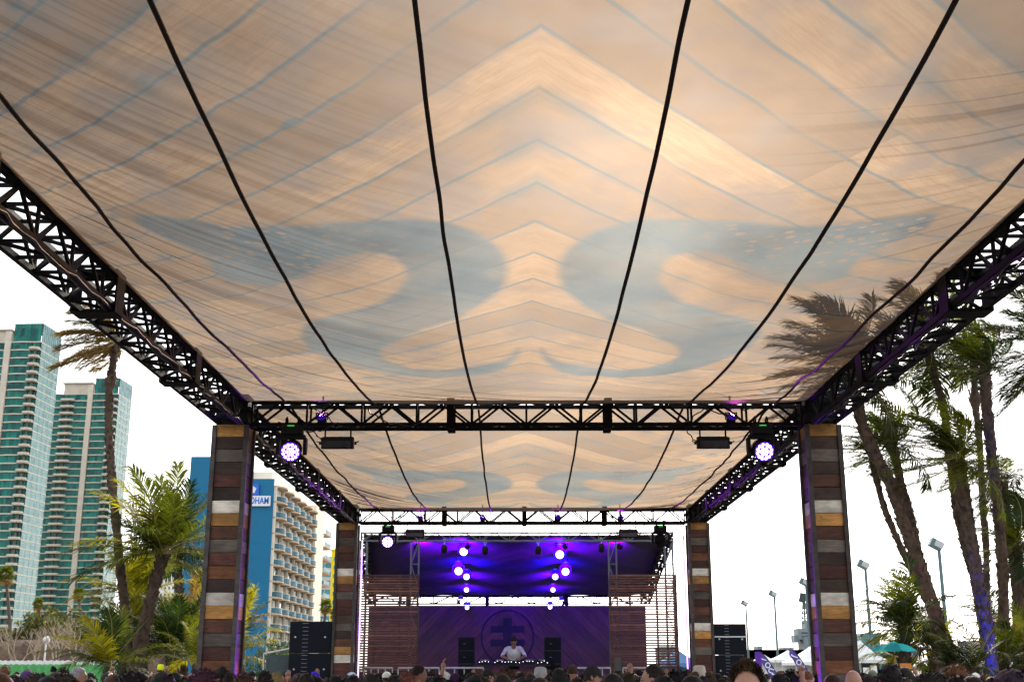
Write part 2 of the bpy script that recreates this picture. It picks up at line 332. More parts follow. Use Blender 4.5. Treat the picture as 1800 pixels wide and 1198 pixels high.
def fabric_material(name, see, dark=1.0):
    t = NT(name); o = t.n('SeparateXYZ'); t.set(o.inputs[0], t.coord())
    def attr(nm): q = t.n('Attribute', attribute_name=nm); w = t.n('SeparateColor'); t.set(w.inputs[0], q.outputs['Color']); return (*w.outputs[:3], q.outputs['Alpha'])
    mask, head, blotch, blotch2 = attr('print'); ql, qr, wl, wr = attr('fold'); wob, brk, brk2, knm = attr('breakup')
    x, y = o.outputs[0], o.outputs[1]; a = t.math('ABSOLUTE', x)
    across = t.math('ADD', t.math('SUBTRACT', y, a), t.ramp(wob, 0, 1, -.06, .06)); along = t.math('ADD', y, a)
    p = t.math('DIVIDE', across, .55); fr = t.math('FRACT', p); fl = t.math('FLOOR', p)
    edge = t.math('MINIMUM', fr, t.math('SUBTRACT', 1.0, fr))
    wn = t.n('TexWhiteNoise', noise_dimensions='2D'); cv = t.n('CombineXYZ'); t.set(cv.inputs[0], fl); t.set(cv.inputs[1], t.math('FLOOR', t.math('MULTIPLY', along, .22))); t.set(wn.inputs['Vector'], cv)
    gv = t.n('CombineXYZ'); t.set(gv.inputs[0], t.math('MULTIPLY', along, .9)); t.set(gv.inputs[1], t.math('MULTIPLY', across, 9)); t.set(gv.inputs[2], t.math('MULTIPLY', fl, 3.7))
    grain = t.noise(gv, 1.3, 6, .72, 1.1)
    base = t.mix(t.ramp(grain, .25, .75), (.44, .275, .18, 1), (.74, .50, .335, 1))
    base = t.mix(t.ramp(wn.outputs[0], 0, 1, 0, .95), base, (.33, .225, .17, 1))
    base = t.mix(t.ramp(blotch2, .46, .68, 0, .75), base, (.31, .25, .245, 1))
    kv = t.n('CombineXYZ'); t.set(kv.inputs[0], t.math('MULTIPLY', along, .55)); t.set(kv.inputs[1], across)
    vo = t.n('TexVoronoi'); t.set(vo.inputs['Vector'], kv); vo.inputs['Scale'].default_value = 1.5
    knot = t.math('MULTIPLY', t.ramp(vo.outputs[0], .05, .15, 1, 0, True), t.ramp(knm, .38, .52))
    stain = t.math('MULTIPLY', t.ramp(blotch, .60, .74), t.ramp(edge, .0, .4, 1, 0, True))
    seam = t.math('MULTIPLY', t.ramp(edge, .012, .06, 1, 0, True), t.ramp(knm, .25, .55, .4, 1))
    blue = (.14, .21, .26, 1)
    base = t.mix(t.math('MULTIPLY', knot, .9), base, blue); base = t.mix(t.math('MULTIPLY', stain, .5), base, blue); base = t.mix(t.math('MULTIPLY', seam, .9), base, blue)
    # the printed snake, its head speckled
    vs = t.n('TexVoronoi'); t.set(vs.inputs['Vector'], t.scale(t.coord(), (1, 1.6, 1))); vs.inputs['Scale'].default_value = 7
    spots = t.math('MULTIPLY', t.ramp(vs.outputs[0], .24, .34, 1, 0, True), t.math('MULTIPLY', head, t.ramp(blotch2, .38, .5)))
    sm = t.math('MULTIPLY', mask, t.math('SUBTRACT', 1.0, spots))
    base = t.mix(t.math('MULTIPLY', sm, t.math('MULTIPLY', t.ramp(grain, .3, .72, .78, 1.0), t.ramp(blotch2, .3, .6, .78, 1.0))), base, t.mix(t.ramp(blotch, .35, .65), (.045, .15, .24, 1), (.15, .25, .32, 1)))
    # doubled cloth along the creases lets less through; wrinkle shade is painted darker too
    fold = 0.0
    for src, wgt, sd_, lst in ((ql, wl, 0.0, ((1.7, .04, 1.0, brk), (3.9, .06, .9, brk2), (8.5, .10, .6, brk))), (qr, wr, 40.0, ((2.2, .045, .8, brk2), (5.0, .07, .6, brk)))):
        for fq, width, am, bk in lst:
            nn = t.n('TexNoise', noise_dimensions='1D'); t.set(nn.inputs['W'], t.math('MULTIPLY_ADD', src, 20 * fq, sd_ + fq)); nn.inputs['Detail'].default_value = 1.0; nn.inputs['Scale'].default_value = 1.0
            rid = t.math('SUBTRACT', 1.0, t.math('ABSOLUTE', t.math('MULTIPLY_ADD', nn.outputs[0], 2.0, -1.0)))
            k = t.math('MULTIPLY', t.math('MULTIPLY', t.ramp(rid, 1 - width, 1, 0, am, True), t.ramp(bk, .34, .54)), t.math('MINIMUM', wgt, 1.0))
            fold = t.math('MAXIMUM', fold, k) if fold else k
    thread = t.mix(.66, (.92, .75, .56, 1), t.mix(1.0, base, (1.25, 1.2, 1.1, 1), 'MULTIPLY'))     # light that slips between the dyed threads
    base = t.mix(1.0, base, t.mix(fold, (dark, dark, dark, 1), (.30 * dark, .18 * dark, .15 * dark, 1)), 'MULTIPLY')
    tl = t.n('BsdfTranslucent'); t.set(tl.inputs[0], base); df = t.n('BsdfDiffuse'); t.set(df.inputs[0], base); tr = t.n('BsdfTransparent'); t.set(tr.inputs[0], thread)
    m1 = t.n('MixShader'); m1.inputs[0].default_value = .28; t.set(m1.inputs[1], tl); t.set(m1.inputs[2], df)
    m2 = t.n('MixShader'); t.set(m2.inputs[0], t.ramp(fold, 0, 1, see, see * .3)); t.set(m2.inputs[1], m1); t.set(m2.inputs[2], tr)
    return t.out(m2)
def fbm2(X_, Y_, sc, seed, oc=4):
    r_ = np.random.default_rng(seed); tb = r_.random((256, 256)); out = 0; am = .5; tot = 0
    for k in range(oc):
        u, v = X_ * sc + 37.3 * k + 90, Y_ * sc + 11.7 * k + 90; i, j = np.floor(u).astype(int), np.floor(v).astype(int); f, g = u - i, v - j; f = f * f * (3 - 2 * f); g = g * g * (3 - 2 * g)
        q = lambda a_, b_: tb[(i + a_) % 256, (j + b_) % 256]
        out = out + am * ((q(0, 0) * (1 - f) + q(1, 0) * f) * (1 - g) + (q(0, 1) * (1 - f) + q(1, 1) * f) * g); tot += am; am *= .55; sc *= 2.1
    return out / tot
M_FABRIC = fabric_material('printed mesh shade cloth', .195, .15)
XE = 3.765
def vnoise(q, seed):
    """smooth 1-D value noise"""
    r_ = np.random.default_rng(seed); tb = r_.random(4096); i = np.floor(q).astype(int); f = q - i; f = f * f * (3 - 2 * f)
    return tb[i % 4096] * (1 - f) + tb[(i + 1) % 4096] * f
def canopy_z(X, T, seed, crease=False):
    """X across, T along the bay 0..BAY -> height and crease density"""
    t_ = np.clip(T / BAY, 0, 1); ex = XE - np.abs(X)
    sag = .47 * 4 * t_ * (1 - t_) * (1 - np.minimum(np.abs(X) / XE, 1) ** 2.6)
    # folds on the city side run forward and inward from the edge, on the palm side straight across
    xl = X + XE; xr = XE - X; far = BAY - T
    bend = 1.15 * xl - .10 * xl ** 2
    ql = T - bend + .25 * np.sin(T * .7 + seed)
    qr = T - .25 * xr + .07 * xr ** 2 + .2 * np.sin(T * .9 + seed)
    wl = np.exp(-(xl / 2.3) ** 2) * (.45 + .55 * t_) + 1.0 * np.exp(-(far / 1.7) ** 2) * (X < 9) * np.clip((XE - X) / 5.5, 0, 1) ** .7
    wr = .75 * np.exp(-(xr / 1.6) ** 2) + .5 * np.exp(-(far / 1.4) ** 2) * np.clip((X + 1.0) / 3.5, 0, 1)
    z = ZT + TS + .01 - sag; dens = np.zeros_like(z)
    for q, w, sd_ in ((ql, wl, 1), (qr, wr, 2)):
        for fq, am, k in ((2.1, .035, 0), (4.7, .02, 11)):
            n_ = vnoise(q * fq + 100, seed * 31 + sd_ * 7 + k); rid = 1 - np.abs(2 * n_ - 1)
            brk = vnoise(xl * .8 + q * .35 + 50, seed * 17 + k + 3)
            ed = np.clip(ex / .25, 0, 1) * np.clip(far / .2, 0, 1) * np.clip(T / .2, 0, 1)
            z = z + am * w * (rid ** 2 - .4) * ed * (.4 + 1.2 * brk)
    z = z - .02 * np.abs(np.sin((X + .65) / 1.4 * math.pi)) * np.clip(ex, 0, 1) * (4 * t_ * (1 - t_))
    return (z, (ql, qr, wl, wr))
def canopy(y0, seed, label, nx=260, ny=360):
    xs = np.linspace(-XE, XE, nx); ts = np.linspace(.15, BAY - .15, ny); X, T = np.meshgrid(xs, ts)
    Z, D = canopy_z(X, T, seed)
    co = np.stack([X, T, Z - ZT], -1).reshape(-1, 3)
    idx = np.arange(nx * ny).reshape(ny, nx); fc = np.stack([idx[:-1, :-1], idx[:-1, 1:], idx[1:, 1:], idx[1:, :-1]], -1).reshape(-1, 4)
    me = bpy.data.meshes.new('shade_fabric'); me.from_pydata(co.tolist(), [], fc.tolist()); me.polygons.foreach_set('use_smooth', [True] * len(fc))
    sd = poly_sdf(-np.abs(X), T, SN); mask = np.clip(.5 - sd / .08, 0, 1)
    hx, hy = SN[:12, 0].mean(), SN[:12, 1].mean()
    head = np.exp(-((-np.abs(X) - (hx - .3)) ** 2 / 1.3 + (T - hy - .2) ** 2 / .8))
    for nm, ch in (('print', (mask, np.clip(head * 1.4, 0, 1), fbm2(X, T, 1.1, 5), fbm2(X, T, 1.9, 6))), ('fold', (D[0] / 20, D[1] / 20, D[2], D[3])), ('breakup', (fbm2(X, T, .8, 7, 3), fbm2(X, T, .6, 8 + seed, 2), fbm2(X, T, .9, 9 + seed, 2), fbm2(X, T, 1.4, 10, 2)))):
        ca = me.color_attributes.new(nm, 'FLOAT_COLOR', 'POINT'); ca.data.foreach_set('color', np.stack(ch, -1).reshape(-1).astype(np.float32))
    me.materials.append(M_FABRIC); me.update()
    o = link('shade_fabric', me, None, (0, y0, ZT))
    for sx in (-1, 1):                             # stitched hem and the ties that lace it to the trusses
        m = MB(); m.box((sx * (XE - .02), BAY / 2, TS + .012), (.06, BAY - .4, .012)); m.build('hem', M_HEM, o)
        lm = MB(); lm.tube([(0, 0, .0), (sx * .05, .02, .03), (sx * .1, .0, .05), (sx * .06, -.02, -.01), (0, 0, .0)], .006, 4); lme = lm.mesh('lacing', M_HEM)
        for k in range(26): link('lacing', lme, o, (sx * (XE - .01), .4 + k * .42, TS + .01))
    for yy in (.17, BAY - .17): m = MB(); m.box((0, yy, TS + .012), (2 * XE - .1, .05, .012)); m.build('hem', M_HEM, o)
    return tag(o, label, 'canopy', 'printed shade canopies')
M_HEM = mat('hem webbing', (.05, .035, .03), .9, .2, 9, .2)
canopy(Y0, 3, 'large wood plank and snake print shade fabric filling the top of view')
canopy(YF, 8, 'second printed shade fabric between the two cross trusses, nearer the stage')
M_ROPE = mat('dark webbing strap', (.016, .008, .008), .8, .2, 20, .1)
for bay, y0, seed in ((0, Y0, 3), (1, YF, 8)):
    for i, x in enumerate((-3.2, -2.0, -.65, .74, 2.12, 3.3)):
        T = np.linspace(.15, BAY - .15, 120); xx = np.full_like(T, x); kink = .045 * (vnoise(T * 1.7, i + 5) - .5) * (1.0 if abs(x) > 3 else .25)
        z, _ = canopy_z(xx + kink, T, seed); z = np.convolve(np.pad(z, 2, 'edge'), np.ones(5) / 5, 'valid') - .022
        m = MB(); m.tube([(x + k_, y0 + t_, z_) for k_, t_, z_ in zip(kink, T, z)], .0155, 6)
        side = ['nearest the edge by the towers', 'second from the edge by the towers', 'just city side of the centre', 'just palm side of the centre', 'second from the edge by the palms', 'nearest the edge by the palms'][i]
        tag(m.build('strap_cable', M_ROPE, None, True), 'dark strap under the %s fabric, %s' % (('front', 'rear')[bay], side), 'strap', 'straps under the canopy fabric')
# ------------------------------------------------------------------ stage lighting fixtures
M_LED = emit('lit violet led', (.72, .55, 1.0), 3.2)
M_LEDRING = emit('blue led glow ring', (.09, .01, 1.0), 1.6)
M_LENS_OFF = mat('unlit lens', (.02, .02, .035), .15, .2, 8, 0)
M_WASHLENS = emit('dim violet lens', (.10, .02, 1.0), .12)  # lens of the added wash lamps
M_GREEN = emit('green display', (.05, .5, .08), .5)
def orient(d):
    return Vector(d).to_track_quat('Z', 'Y').to_matrix().to_4x4()
_mh = {}
def moving_head(loc, aim, label, s=1.0, lit=True, beads=True, watts=0.0, col=(.35, .12, 1), blend=1.0, group='moving head lights', spot=R(60), stem=.0):
    r = empty('moving_head_light', loc, 0, label, 'stage light', group); r.scale = (s, s, s)
    for x in (-.08, .08):
        m = MB(); m.box((x, 0, -.015 + stem / 2), (.035, .1, .05 + stem)); m.tube([(x, -.05, .01 + stem), (x, -.06, .05 + stem), (x, 0, .085 + stem), (x, .06, .05 + stem), (x, .05, .01 + stem)], .012, 5); m.build('clamp', M_BLACK, r)
    m = MB(); m.prism([(-.135, -.1), (-.1, -.13), (.1, -.13), (.135, -.1), (.135, .1), (.1, .13), (-.1, .13), (-.135, .1)], -.16, -.03); b = m.build('base', M_DARKCASE, r)
    m = MB(); m.box((0, -.133, -.055), (.09, .006, .014)); m.build('display', M_GREEN, b)
    m = MB(); m.box((0, 0, -.185), (.35, .1, .05))
    for x in (-1, 1):
        m.prism([(-.05, -.20), (.05, -.20), (.06, -.34), (.03, -.42), (-.03, -.42), (-.06, -.34)], x * .178 - .022, x * .178 + .022, 0, Matrix(((0, 0, 1, 0), (1, 0, 0, 0), (0, 1, 0, 0), (0, 0, 0, 1))))
    m.build('yoke', M_DARKCASE, r)
    M = Matrix.Translation((0, 0, -.36)) @ orient(aim)
    m = MB(); m.lathe([(.05, -.15), (.095, -.13), (.115, -.08), (.12, .0), (.135, .05), (.14, .085), (.128, .09)], 24, 0, M); h = m.build('head', M_DARKCASE, r, True)
    for k in range(5):
        m = MB(); m.lathe([(.122, -.10 + k * .022), (.127, -.095 + k * .022), (.122, -.088 + k * .022)], 20, 0, M, False); m.build('cooling_fin', M_BLACK, h)
    if lit and beads:
        m = MB(); m.lathe([(.001, .092), (.124, .092), (.124, .096), (.001, .098)], 24, 0, M); m.build('lens_ring', M_LEDRING, h)
        key = 'bead'
        if key not in _mh: q = MB(); q.lathe([(.001, 0), (.0195, 0), (.017, .008), (.001, .012)], 10); _mh[key] = q.mesh('led', M_LED)
        for n_, rr in ((1, 0), (6, .048), (12, .096)):
            for k in range(n_):
                a = 2 * math.pi * (k + .5 * (n_ == 12)) / n_; p = M @ Vector((rr * math.cos(a), rr * math.sin(a), .099))
                o = link('led', _mh[key], h, p); o.rotation_euler = M.to_euler()
    else:
        m = MB(); m.lathe([(.001, .092), (.122, .092), (.12, .1), (.08, .112), (.001, .118)], 24, 0, M); m.build('lens', M_LED if lit else M_LENS_OFF, h, True)
    if watts:
        ld = bpy.data.lights.new('lamp', 'SPOT'); ld.energy = watts; ld.color = col; ld.spot_size = spot; ld.spot_blend = blend; ld.shadow_soft_size = .1
        lo = bpy.data.objects.new('lamp', ld); COL.objects.link(lo); lo.parent = r; lo.location = (M @ Vector((0, 0, .16))); lo.rotation_euler = Vector(aim).to_track_quat('-Z', 'Y').to_euler()
    return r
def blinder(loc, label, tilt=.15, s=1.0, glow=False):
    r = empty('strobe_light', loc, 0, label, 'stage light', 'hanging strobe lights'); r.scale = (s, s, s)
    m = MB(); m.box((0, 0, -.20), (.42, .13, .155), 0, (tilt, 0, 0)); m.box((0, .02, -.12), (.38, .09, .02), 0, (tilt, 0, 0)); b = m.build('housing', M_DARKCASE, r)
    m = MB(); m.box((0, -.068, -.225), (.37, .01, .09), 0, (tilt, 0, 0)); m.build('lens', mat('frosted strobe window', (.16, .14, .2), .3, .2, 20, .1) if glow else M_LENS_OFF, b)
    for x in (-.17, .17):
        m = MB(); m.box((x, 0, -.06), (.018, .03, .14)); m.tube([(x, -.03, .0), (x, 0, .06), (x, .03, .0)], .01, 5); m.build('hanger', M_BLACK, r)
    m = MB()
    for x in (-.235, .235): m.lathe([(.022, -.012), (.022, .012)], 10, 0, Matrix.Translation((x, 0, -.2)) @ Matrix.Rotation(math.pi / 2, 4, 'Y'))
    m.box((.26, 0, -.185), (.05, .012, .012), 0, (0, -.5, 0)); m.box((-.26, 0, -.185), (.05, .012, .012), 0, (0, .5, 0)); m.build('tilt_knobs', M_BLACK, r)
    m = MB(); m.tube(wobble((-.2, .04, -.16), (-.36, .05, .05), 10, .02, .05), .008, 5); m.build('power_lead', M_CABLE, r)
    return r
yb = YF - .15
moving_head((at(515, 740, yb).x, yb, ZT + .015), (.02, -1, -.42), 'lit violet moving head under the cross truss beside the hotel side pillar', watts=60)
moving_head((at(1337, 740, yb).x, yb, ZT + .015), (.12, -1, -.42), 'lit violet moving head under the cross truss beside the palm side pillar', watts=60)
blinder((at(595, 745, yb).x, yb, ZT - .05), 'black strobe box hanging beside the moving head near the hotel')
blinder((at(1252, 745, yb).x, yb, ZT - .05), 'black strobe box hanging beside the moving head near the palms')
yb2 = YB - .15
moving_head((at(683, 917, yb2).x, yb2, ZT - .05), (0, -1, -.35), 'lit violet moving head on the far truss above the wooden slat screen', watts=40)
moving_head((at(1160, 917, yb2).x, yb2, ZT - .05), (.5, .6, -.7), 'unlit moving head on the far truss turned away from the crowd', lit=False)
blinder((at(730, 917, yb2).x, yb2, ZT - .05), 'pale faced strobe box on the far truss above the slat screen', .35, 1, True)
blinder((at(1104, 917, yb2).x, yb2, ZT - .05), 'pale faced strobe box on the far truss near the stage roof corner', .35, 1, True)
# wash lamps added only to tint the cloth above the trusses and the stage lining
def wash(loc, aim, watts, col, label, spot=70):
    r = empty('added_wash_light', loc, 0, label, 'stage light', 'wash lights added for glow'); M = orient(aim)
    m = MB(); m.lathe([(.03, -.09), (.06, -.07), (.065, .05), (.06, .055)], 16, 0, M); h = m.build('can', M_DARKCASE, r, True)
    m = MB(); m.lathe([(.001, .05), (.056, .05), (.05, .06), (.001, .062)], 14, 0, M); m.build('lens', M_WASHLENS, h)
    m = MB(); m.box((0, 0, .08), (.16, .02, .015)); m.box((.075, 0, .04), (.012, .03, .1)); m.box((-.075, 0, .04), (.012, .03, .1)); m.box((0, .05, .2), (.02, .02, .25)); m.build('bracket', M_BLACK, r)
    ld = bpy.data.lights.new('lamp', 'SPOT'); ld.energy = watts; ld.color = col; ld.spot_size = R(spot); ld.spot_blend = 1; ld.shadow_soft_size = .06
    lo = bpy.data.objects.new('lamp', ld); COL.objects.link(lo); lo.parent = r; lo.location = M @ Vector((0, 0, .1)); lo.rotation_euler = Vector(aim).to_track_quat('-Z', 'Y').to_euler()
    return r
wash((2.75, YF - .02, ZT + .1), (.0, -1, .36), 700, (.55, .06, 1), 'small violet wash light added for cloth glow on the near truss, palm side', 60)
wash((-2.75, YF - .02, ZT + .1), (.0, -1, .36), 250, (.4, .1, 1), 'small violet wash light added for cloth glow on the near truss, city side', 60)
for i, x in enumerate((-2.3, -.9, .8, 2.2)):
    wash((x, YB - .02, ZT + .1), (.0, -1, .4), 550, (.38, .02, 1), 'small violet wash light added for cloth glow on the far truss, %s from the hotel side' % ('first', 'second', 'third', 'fourth')[i], 95)
# uplights and light tubes by the pillars
def uplight(loc, aim, watts, label, col=(.22, .03, 1), spot=34):
    r = empty('led_uplight', loc, 0, label, 'uplight', 'led uplights on the ground'); M = Matrix.Translation((0, 0, .14)) @ orient(aim)
    m = MB(); m.box((0, 0, .02), (.2, .2, .04)); m.box((-.1, 0, .08), (.015, .08, .12)); m.box((.1, 0, .08), (.015, .08, .12)); m.build('bracket', M_BLACK, r)
    m = MB(); m.lathe([(.05, -.08), (.085, -.06), (.09, .07), (.085, .08)], 16, 0, M); h = m.build('can', M_DARKCASE, r, True)
    m = MB(); m.lathe([(.001, .075), (.08, .075), (.075, .085), (.001, .09)], 16, 0, M); m.build('lens', M_LEDRING, h)
    ld = bpy.data.lights.new('lamp', 'SPOT'); ld.energy = watts; ld.color = col; ld.spot_size = R(spot); ld.spot_blend = .8; ld.shadow_soft_size = .05
    lo = bpy.data.objects.new('lamp', ld); COL.objects.link(lo); lo.parent = r; lo.location = M @ Vector((0, 0, .13)); lo.rotation_euler = Vector(aim).to_track_quat('-Z', 'Y').to_euler()
    return r
for sx, w in ((-1, 'hotel side'), (1, 'palm side')):
    uplight((sx * (XP - .55), YF + .05, 0), (sx * .2, 0, 1), 900, 'led uplight at the foot of the big pillar, ' + w)
    r = empty('light_tube', (sx * (XP - PW / 2 - .06), YB + .22, 0), 0, 'slim lit violet light tube standing against the small pillar, ' + w, 'light tube', 'violet light tubes')
    m = MB(); m.tube([(0, 0, .1), (0, 0, ZT - .35)], .016, 8); m.build('tube', emit('lit violet tube ' + w, (.62, .32, 1), 1.6), r)
    m = MB(); m.box((0, 0, .05), (.12, .12, .1)); m.box((sx * .02, .03, 2.4), (.03, .02, 4.4)); m.build('stand', M_BLACK, r)

# ------------------------------------------------------------------ the stage
YS, YW = 29.5, 37.0                 # stage front and back wall
def X(px, Y, py=1050): return at(px, py, Y).x
def Z(py, Y, px=905): return at(px, py, Y).z
M_STRUSS = mat('grey stage truss', (.16, .17, .22), .45, .2, 6, .05, .5)
M_PLY = mat('dark stage deck', (.03, .028, .03), .8, .3, 3, .2)
xl, xr = X(632, YS), X(1186, YS); zf = Z(943, YS)
m = MB(); m.box(((xl + xr) / 2, (YS + YW) / 2 + .2, .4), (xr - xl + 1.2, YW - YS + 1.0, .8)); m.box(((xl + xr) / 2, YS - .33, .77), (xr - xl + 1.2, .04, .1), 0)
tag(m.build('stage_deck', M_PLY), 'dark raised stage deck behind the crowd', 'stage')
GT = 'stage roof trusses'
truss('stage_truss', (xl, YS, zf), 0, xr - xl, 'grey stage roof truss across the front of the stage', .2, .36, .017, .009, M_STRUSS, group=GT)
truss('stage_truss', (X(648, YW), YW, Z(1054, YW)), 0, X(1135, YW) - X(648, YW), 'black truss against the sky behind the stage, over the back banner', .22, .5, .028, .016, group=GT, splice=(1.2, 3.6, 6.0))
for sx, xa, xb, w in ((-1, xl + .1, X(650, YW), 'nearer the hotel'), (1, xr - .1, X(1133, YW), 'showing above the slats against white sky')):
    a, b = Vector((xa, YS + .1, zf)), Vector((xb, YW, Z(1054, YW))); r = truss('stage_truss', a, 1, (b - a).length, 'sloping side truss of the stage roof, ' + w, .24, .42, .03, .018, group=GT)
    d = (b - a).normalized(); r.rotation_euler = (math.asin(d.z), 0, -math.atan2(d.x, d.y))
for px, w in ((636, 'outermost toward the hotel'), (728, 'beside the blue lights, hotel side'), (1078, 'beside the blue lights, palm side'), (1178, 'outermost toward the palms')):
    truss('stage_tower', (X(px, YS), YS, .8), 2, zf - .9, 'grey upright truss tower of the stage, ' + w, .19, .55, .017, .009, M_STRUSS, group='stage towers', cat='truss tower')
# printed roof lining and back banner
def plank_print(name, ax, c1, c2, width, sgn):
    t = NT(name); o = t.n('SeparateXYZ'); t.set(o.inputs[0], t.coord()); a = t.math('ABSOLUTE', o.outputs[0]); b = o.outputs[ax]
    ac = t.math('ADD', b, t.math('MULTIPLY', a, sgn)); al = t.math('SUBTRACT', b, t.math('MULTIPLY', a, sgn)); p = t.math('DIVIDE', ac, width); fr = t.math('FRACT', p); fl = t.math('FLOOR', p)
    e = t.math('MINIMUM', fr, t.math('SUBTRACT', 1.0, fr)); wn = t.n('TexWhiteNoise', noise_dimensions='1D'); t.set(wn.inputs['W'], fl)
    gv = t.n('CombineXYZ'); t.set(gv.inputs[0], al); t.set(gv.inputs[1], t.math('MULTIPLY', ac, 12)); t.set(gv.inputs[2], fl); g = t.noise(gv, 1.5, 6, .65, .8); bl = t.noise(t.coord(), 1.6, 4)
    c = t.mix(t.ramp(g, .3, .7), (*c1, 1), (*c2, 1)); c = t.mix(1.0, c, t.ramp(wn.outputs[0], 0, 1, .6, 1.25), 'MULTIPLY')
    c = t.mix(t.ramp(e, .02, .07, .8, 0, True), c, (.02, .016, .02, 1)); c = t.mix(t.ramp(bl, .55, .72, 0, .7), c, (.04, .03, .035, 1))
    return t.pbr(c, .75, g, .2, .01)
M_LINING = plank_print('printed roof lining', 1, (.035, .017, .024), (.075, .036, .045), .5, -1)
M_BANNER = plank_print('printed plank banner', 2, (.038, .015, .014), (.10, .04, .034), .34, 1)
xs = np.linspace(0, 1, 40); m = MB(); vs = []; ny = 30
zfr, zbk = zf + .06, Z(1044, YW)
for j in range(ny + 1):
    f = j / ny; xa = xl + .05 + (X(648, YW) - xl) * f; xb = xr - .05 + (X(1135, YW) - xr) * f
    for u in xs: vs.append((xa + (xb - xa) * u, f * (YW - YS), zfr + (zbk - zfr) * f - .14 * math.sin(math.pi * u) * (math.sin(math.pi * f) * .8 + .15) + .02 * math.sin(u * 26 + f * 7) * f))
m.add(vs, [(j * 40 + i, j * 40 + i + 1, (j + 1) * 40 + i + 1, (j + 1) * 40 + i) for j in range(ny) for i in range(39)])
o = m.build('stage_roof_lining', M_LINING, None, True, loc=(0, YS, 0)); tag(o, 'dark wood printed roof lining sloping back over the stage, lit blue', 'stage roof')
sm = o.modifiers.new('thickness', 'SOLIDIFY'); sm.thickness = .03
xa, xb = X(648, YW), X(1135, YW); xc = X(892, YW); zt = Z(1063, YW)
r = empty('stage_banner', (xc, YW + .12, .8), 0, 'chevron plank printed banner with ringed double bar cross behind the performer', 'banner')
m = MB(); m.box(((xa + xb) / 2 - xc, 0, (zt - .8) / 2), (xb - xa, .02, zt - .8)); m.build('sheet', M_BANNER, r)
M_EMB = mat('dark blue black emblem ink', (.008, .008, .014), .8, .2, 6, .05)
zc = Z(1119, YW) - .8; rr = 44.5 * YW / F_PX
for dz, wx, hz, nm in ((-.12, .26, 1.36, 'emblem_upright'), (.235, 1.02, .2, 'emblem_bar'), (-.165, 1.02, .2, 'emblem_bar')):
    m = MB(); m.box((0, -.02 - (.004 if 'bar' in nm else 0), zc + dz), (wx, .012, hz)); m.build(nm, M_EMB, r)
m = MB(); n = 64
for q in range(n):
    a0, a1 = 2 * math.pi * q / n, 2 * math.pi * (q + 1) / n; pts = []
    for y in (-.026, -.012):
        for ra in (rr - .025, rr + .025):
            for a in (a0, a1): pts.append((ra * math.cos(a), y, zc + ra * math.sin(a)))
    m.add(pts, [(0, 1, 3, 2), (4, 6, 7, 5), (0, 4, 5, 1), (2, 3, 7, 6)])
m.build('emblem_ring', M_EMB, r)
# slatted timber screens either side
M_SLAT = {k: wood('screen slat ' + k, c, .3) for k, c in (('a', (.15, .06, .045)), ('b', (.10, .045, .04)), ('c', (.21, .10, .07)))}
def screen(pa, pb, label):
    y = YS - .3; x0, x1 = X(pa, y), X(pb, y); zt_ = Z(1009, y); r = empty('slat_screen', ((x0 + x1) / 2, y, .3), 0, label, 'screen', 'slatted timber screens'); w = x1 - x0
    ms = {}
    for k in 'abc': q = MB(); q.box((0, 0, 0), (w, .022, .040)); ms[k] = q.mesh('slat', M_SLAT[k])
    n = int((zt_ - .3) / .0605)
    for i in range(n):
        link('slat', ms[random.choice('aabbbc')], r, (random.uniform(-.012, .012), random.uniform(-.004, .004), .04 + i * .0605 + random.uniform(-.005, .005)), (0, random.uniform(-.003, .003), 0))
    for f in (-.49, -.2, .2, .49):
        q = MB(); q.box((f * w, .035, (zt_ - .3) / 2), (.045, .045, zt_ - .3)); q.build('upright', M_SLAT['b'], r)
screen(627, 735, 'slatted timber screen beside the stage on the hotel side')
screen(1072, 1190, 'slatted timber screen beside the stage with white sky through the slats')
# beam lights hanging in two columns over the performer
BL = [(815, 969, 6.6, 30.0), (806, 1003, 6.5, 30.6), (820, 1013, 5.0, 32.0), (820, 1036, 3.9, 33.6), (812, 1057, 4.0, 35.4), (821, 1067, 3.4, 35.8), (984, 974, 7.0, 30.0), (994, 1004, 6.3, 30.6), (976, 1013, 5.0, 32.0), (972, 1036, 3.9, 33.6), (985, 1059, 4.2, 35.4), (967, 1066, 3.5, 35.8)]
ORD = ['topmost, largest', 'second from the top', 'third from the top', 'fourth from the top', 'tilted, fifth from the top', 'lowest']
for i, (px, py, rp, y) in enumerate(BL):
    p = at(px, py, y); s = rp * y / F_PX / .122; aim = (CAM - p).normalized()
    if i % 6 == 4: aim = (aim + Vector((.9 if i < 6 else -.9, 0, .1))).normalized()
    moving_head((p.x - aim.x * .1 * s, y - aim.y * .1 * s, p.z + .36 * s - aim.z * .1 * s), aim, 'glowing white stage beam light, %s of the %s column' % (ORD[i % 6], ('hotel side', 'palm side')[i // 6]), s, True, False, group='beam lights over the performer')
    ld = bpy.data.lights.new('lamp', 'SPOT'); ld.spot_size = R(165); ld.spot_blend = 1; ld.energy = 330 if i % 6 < 4 else 80; ld.color = ((.07, .0, 1), (.10, .0, 1), (.01, .0, 1))[i % 3]; ld.shadow_soft_size = .06
    lo = bpy.data.objects.new('lamp', ld); COL.objects.link(lo); lo.location = p + aim * .22; lo.rotation_euler = Vector((0, .55, .83)).to_track_quat('-Z', 'Y').to_euler()  # upward spot added to tint the lining, stands in for glowing haze
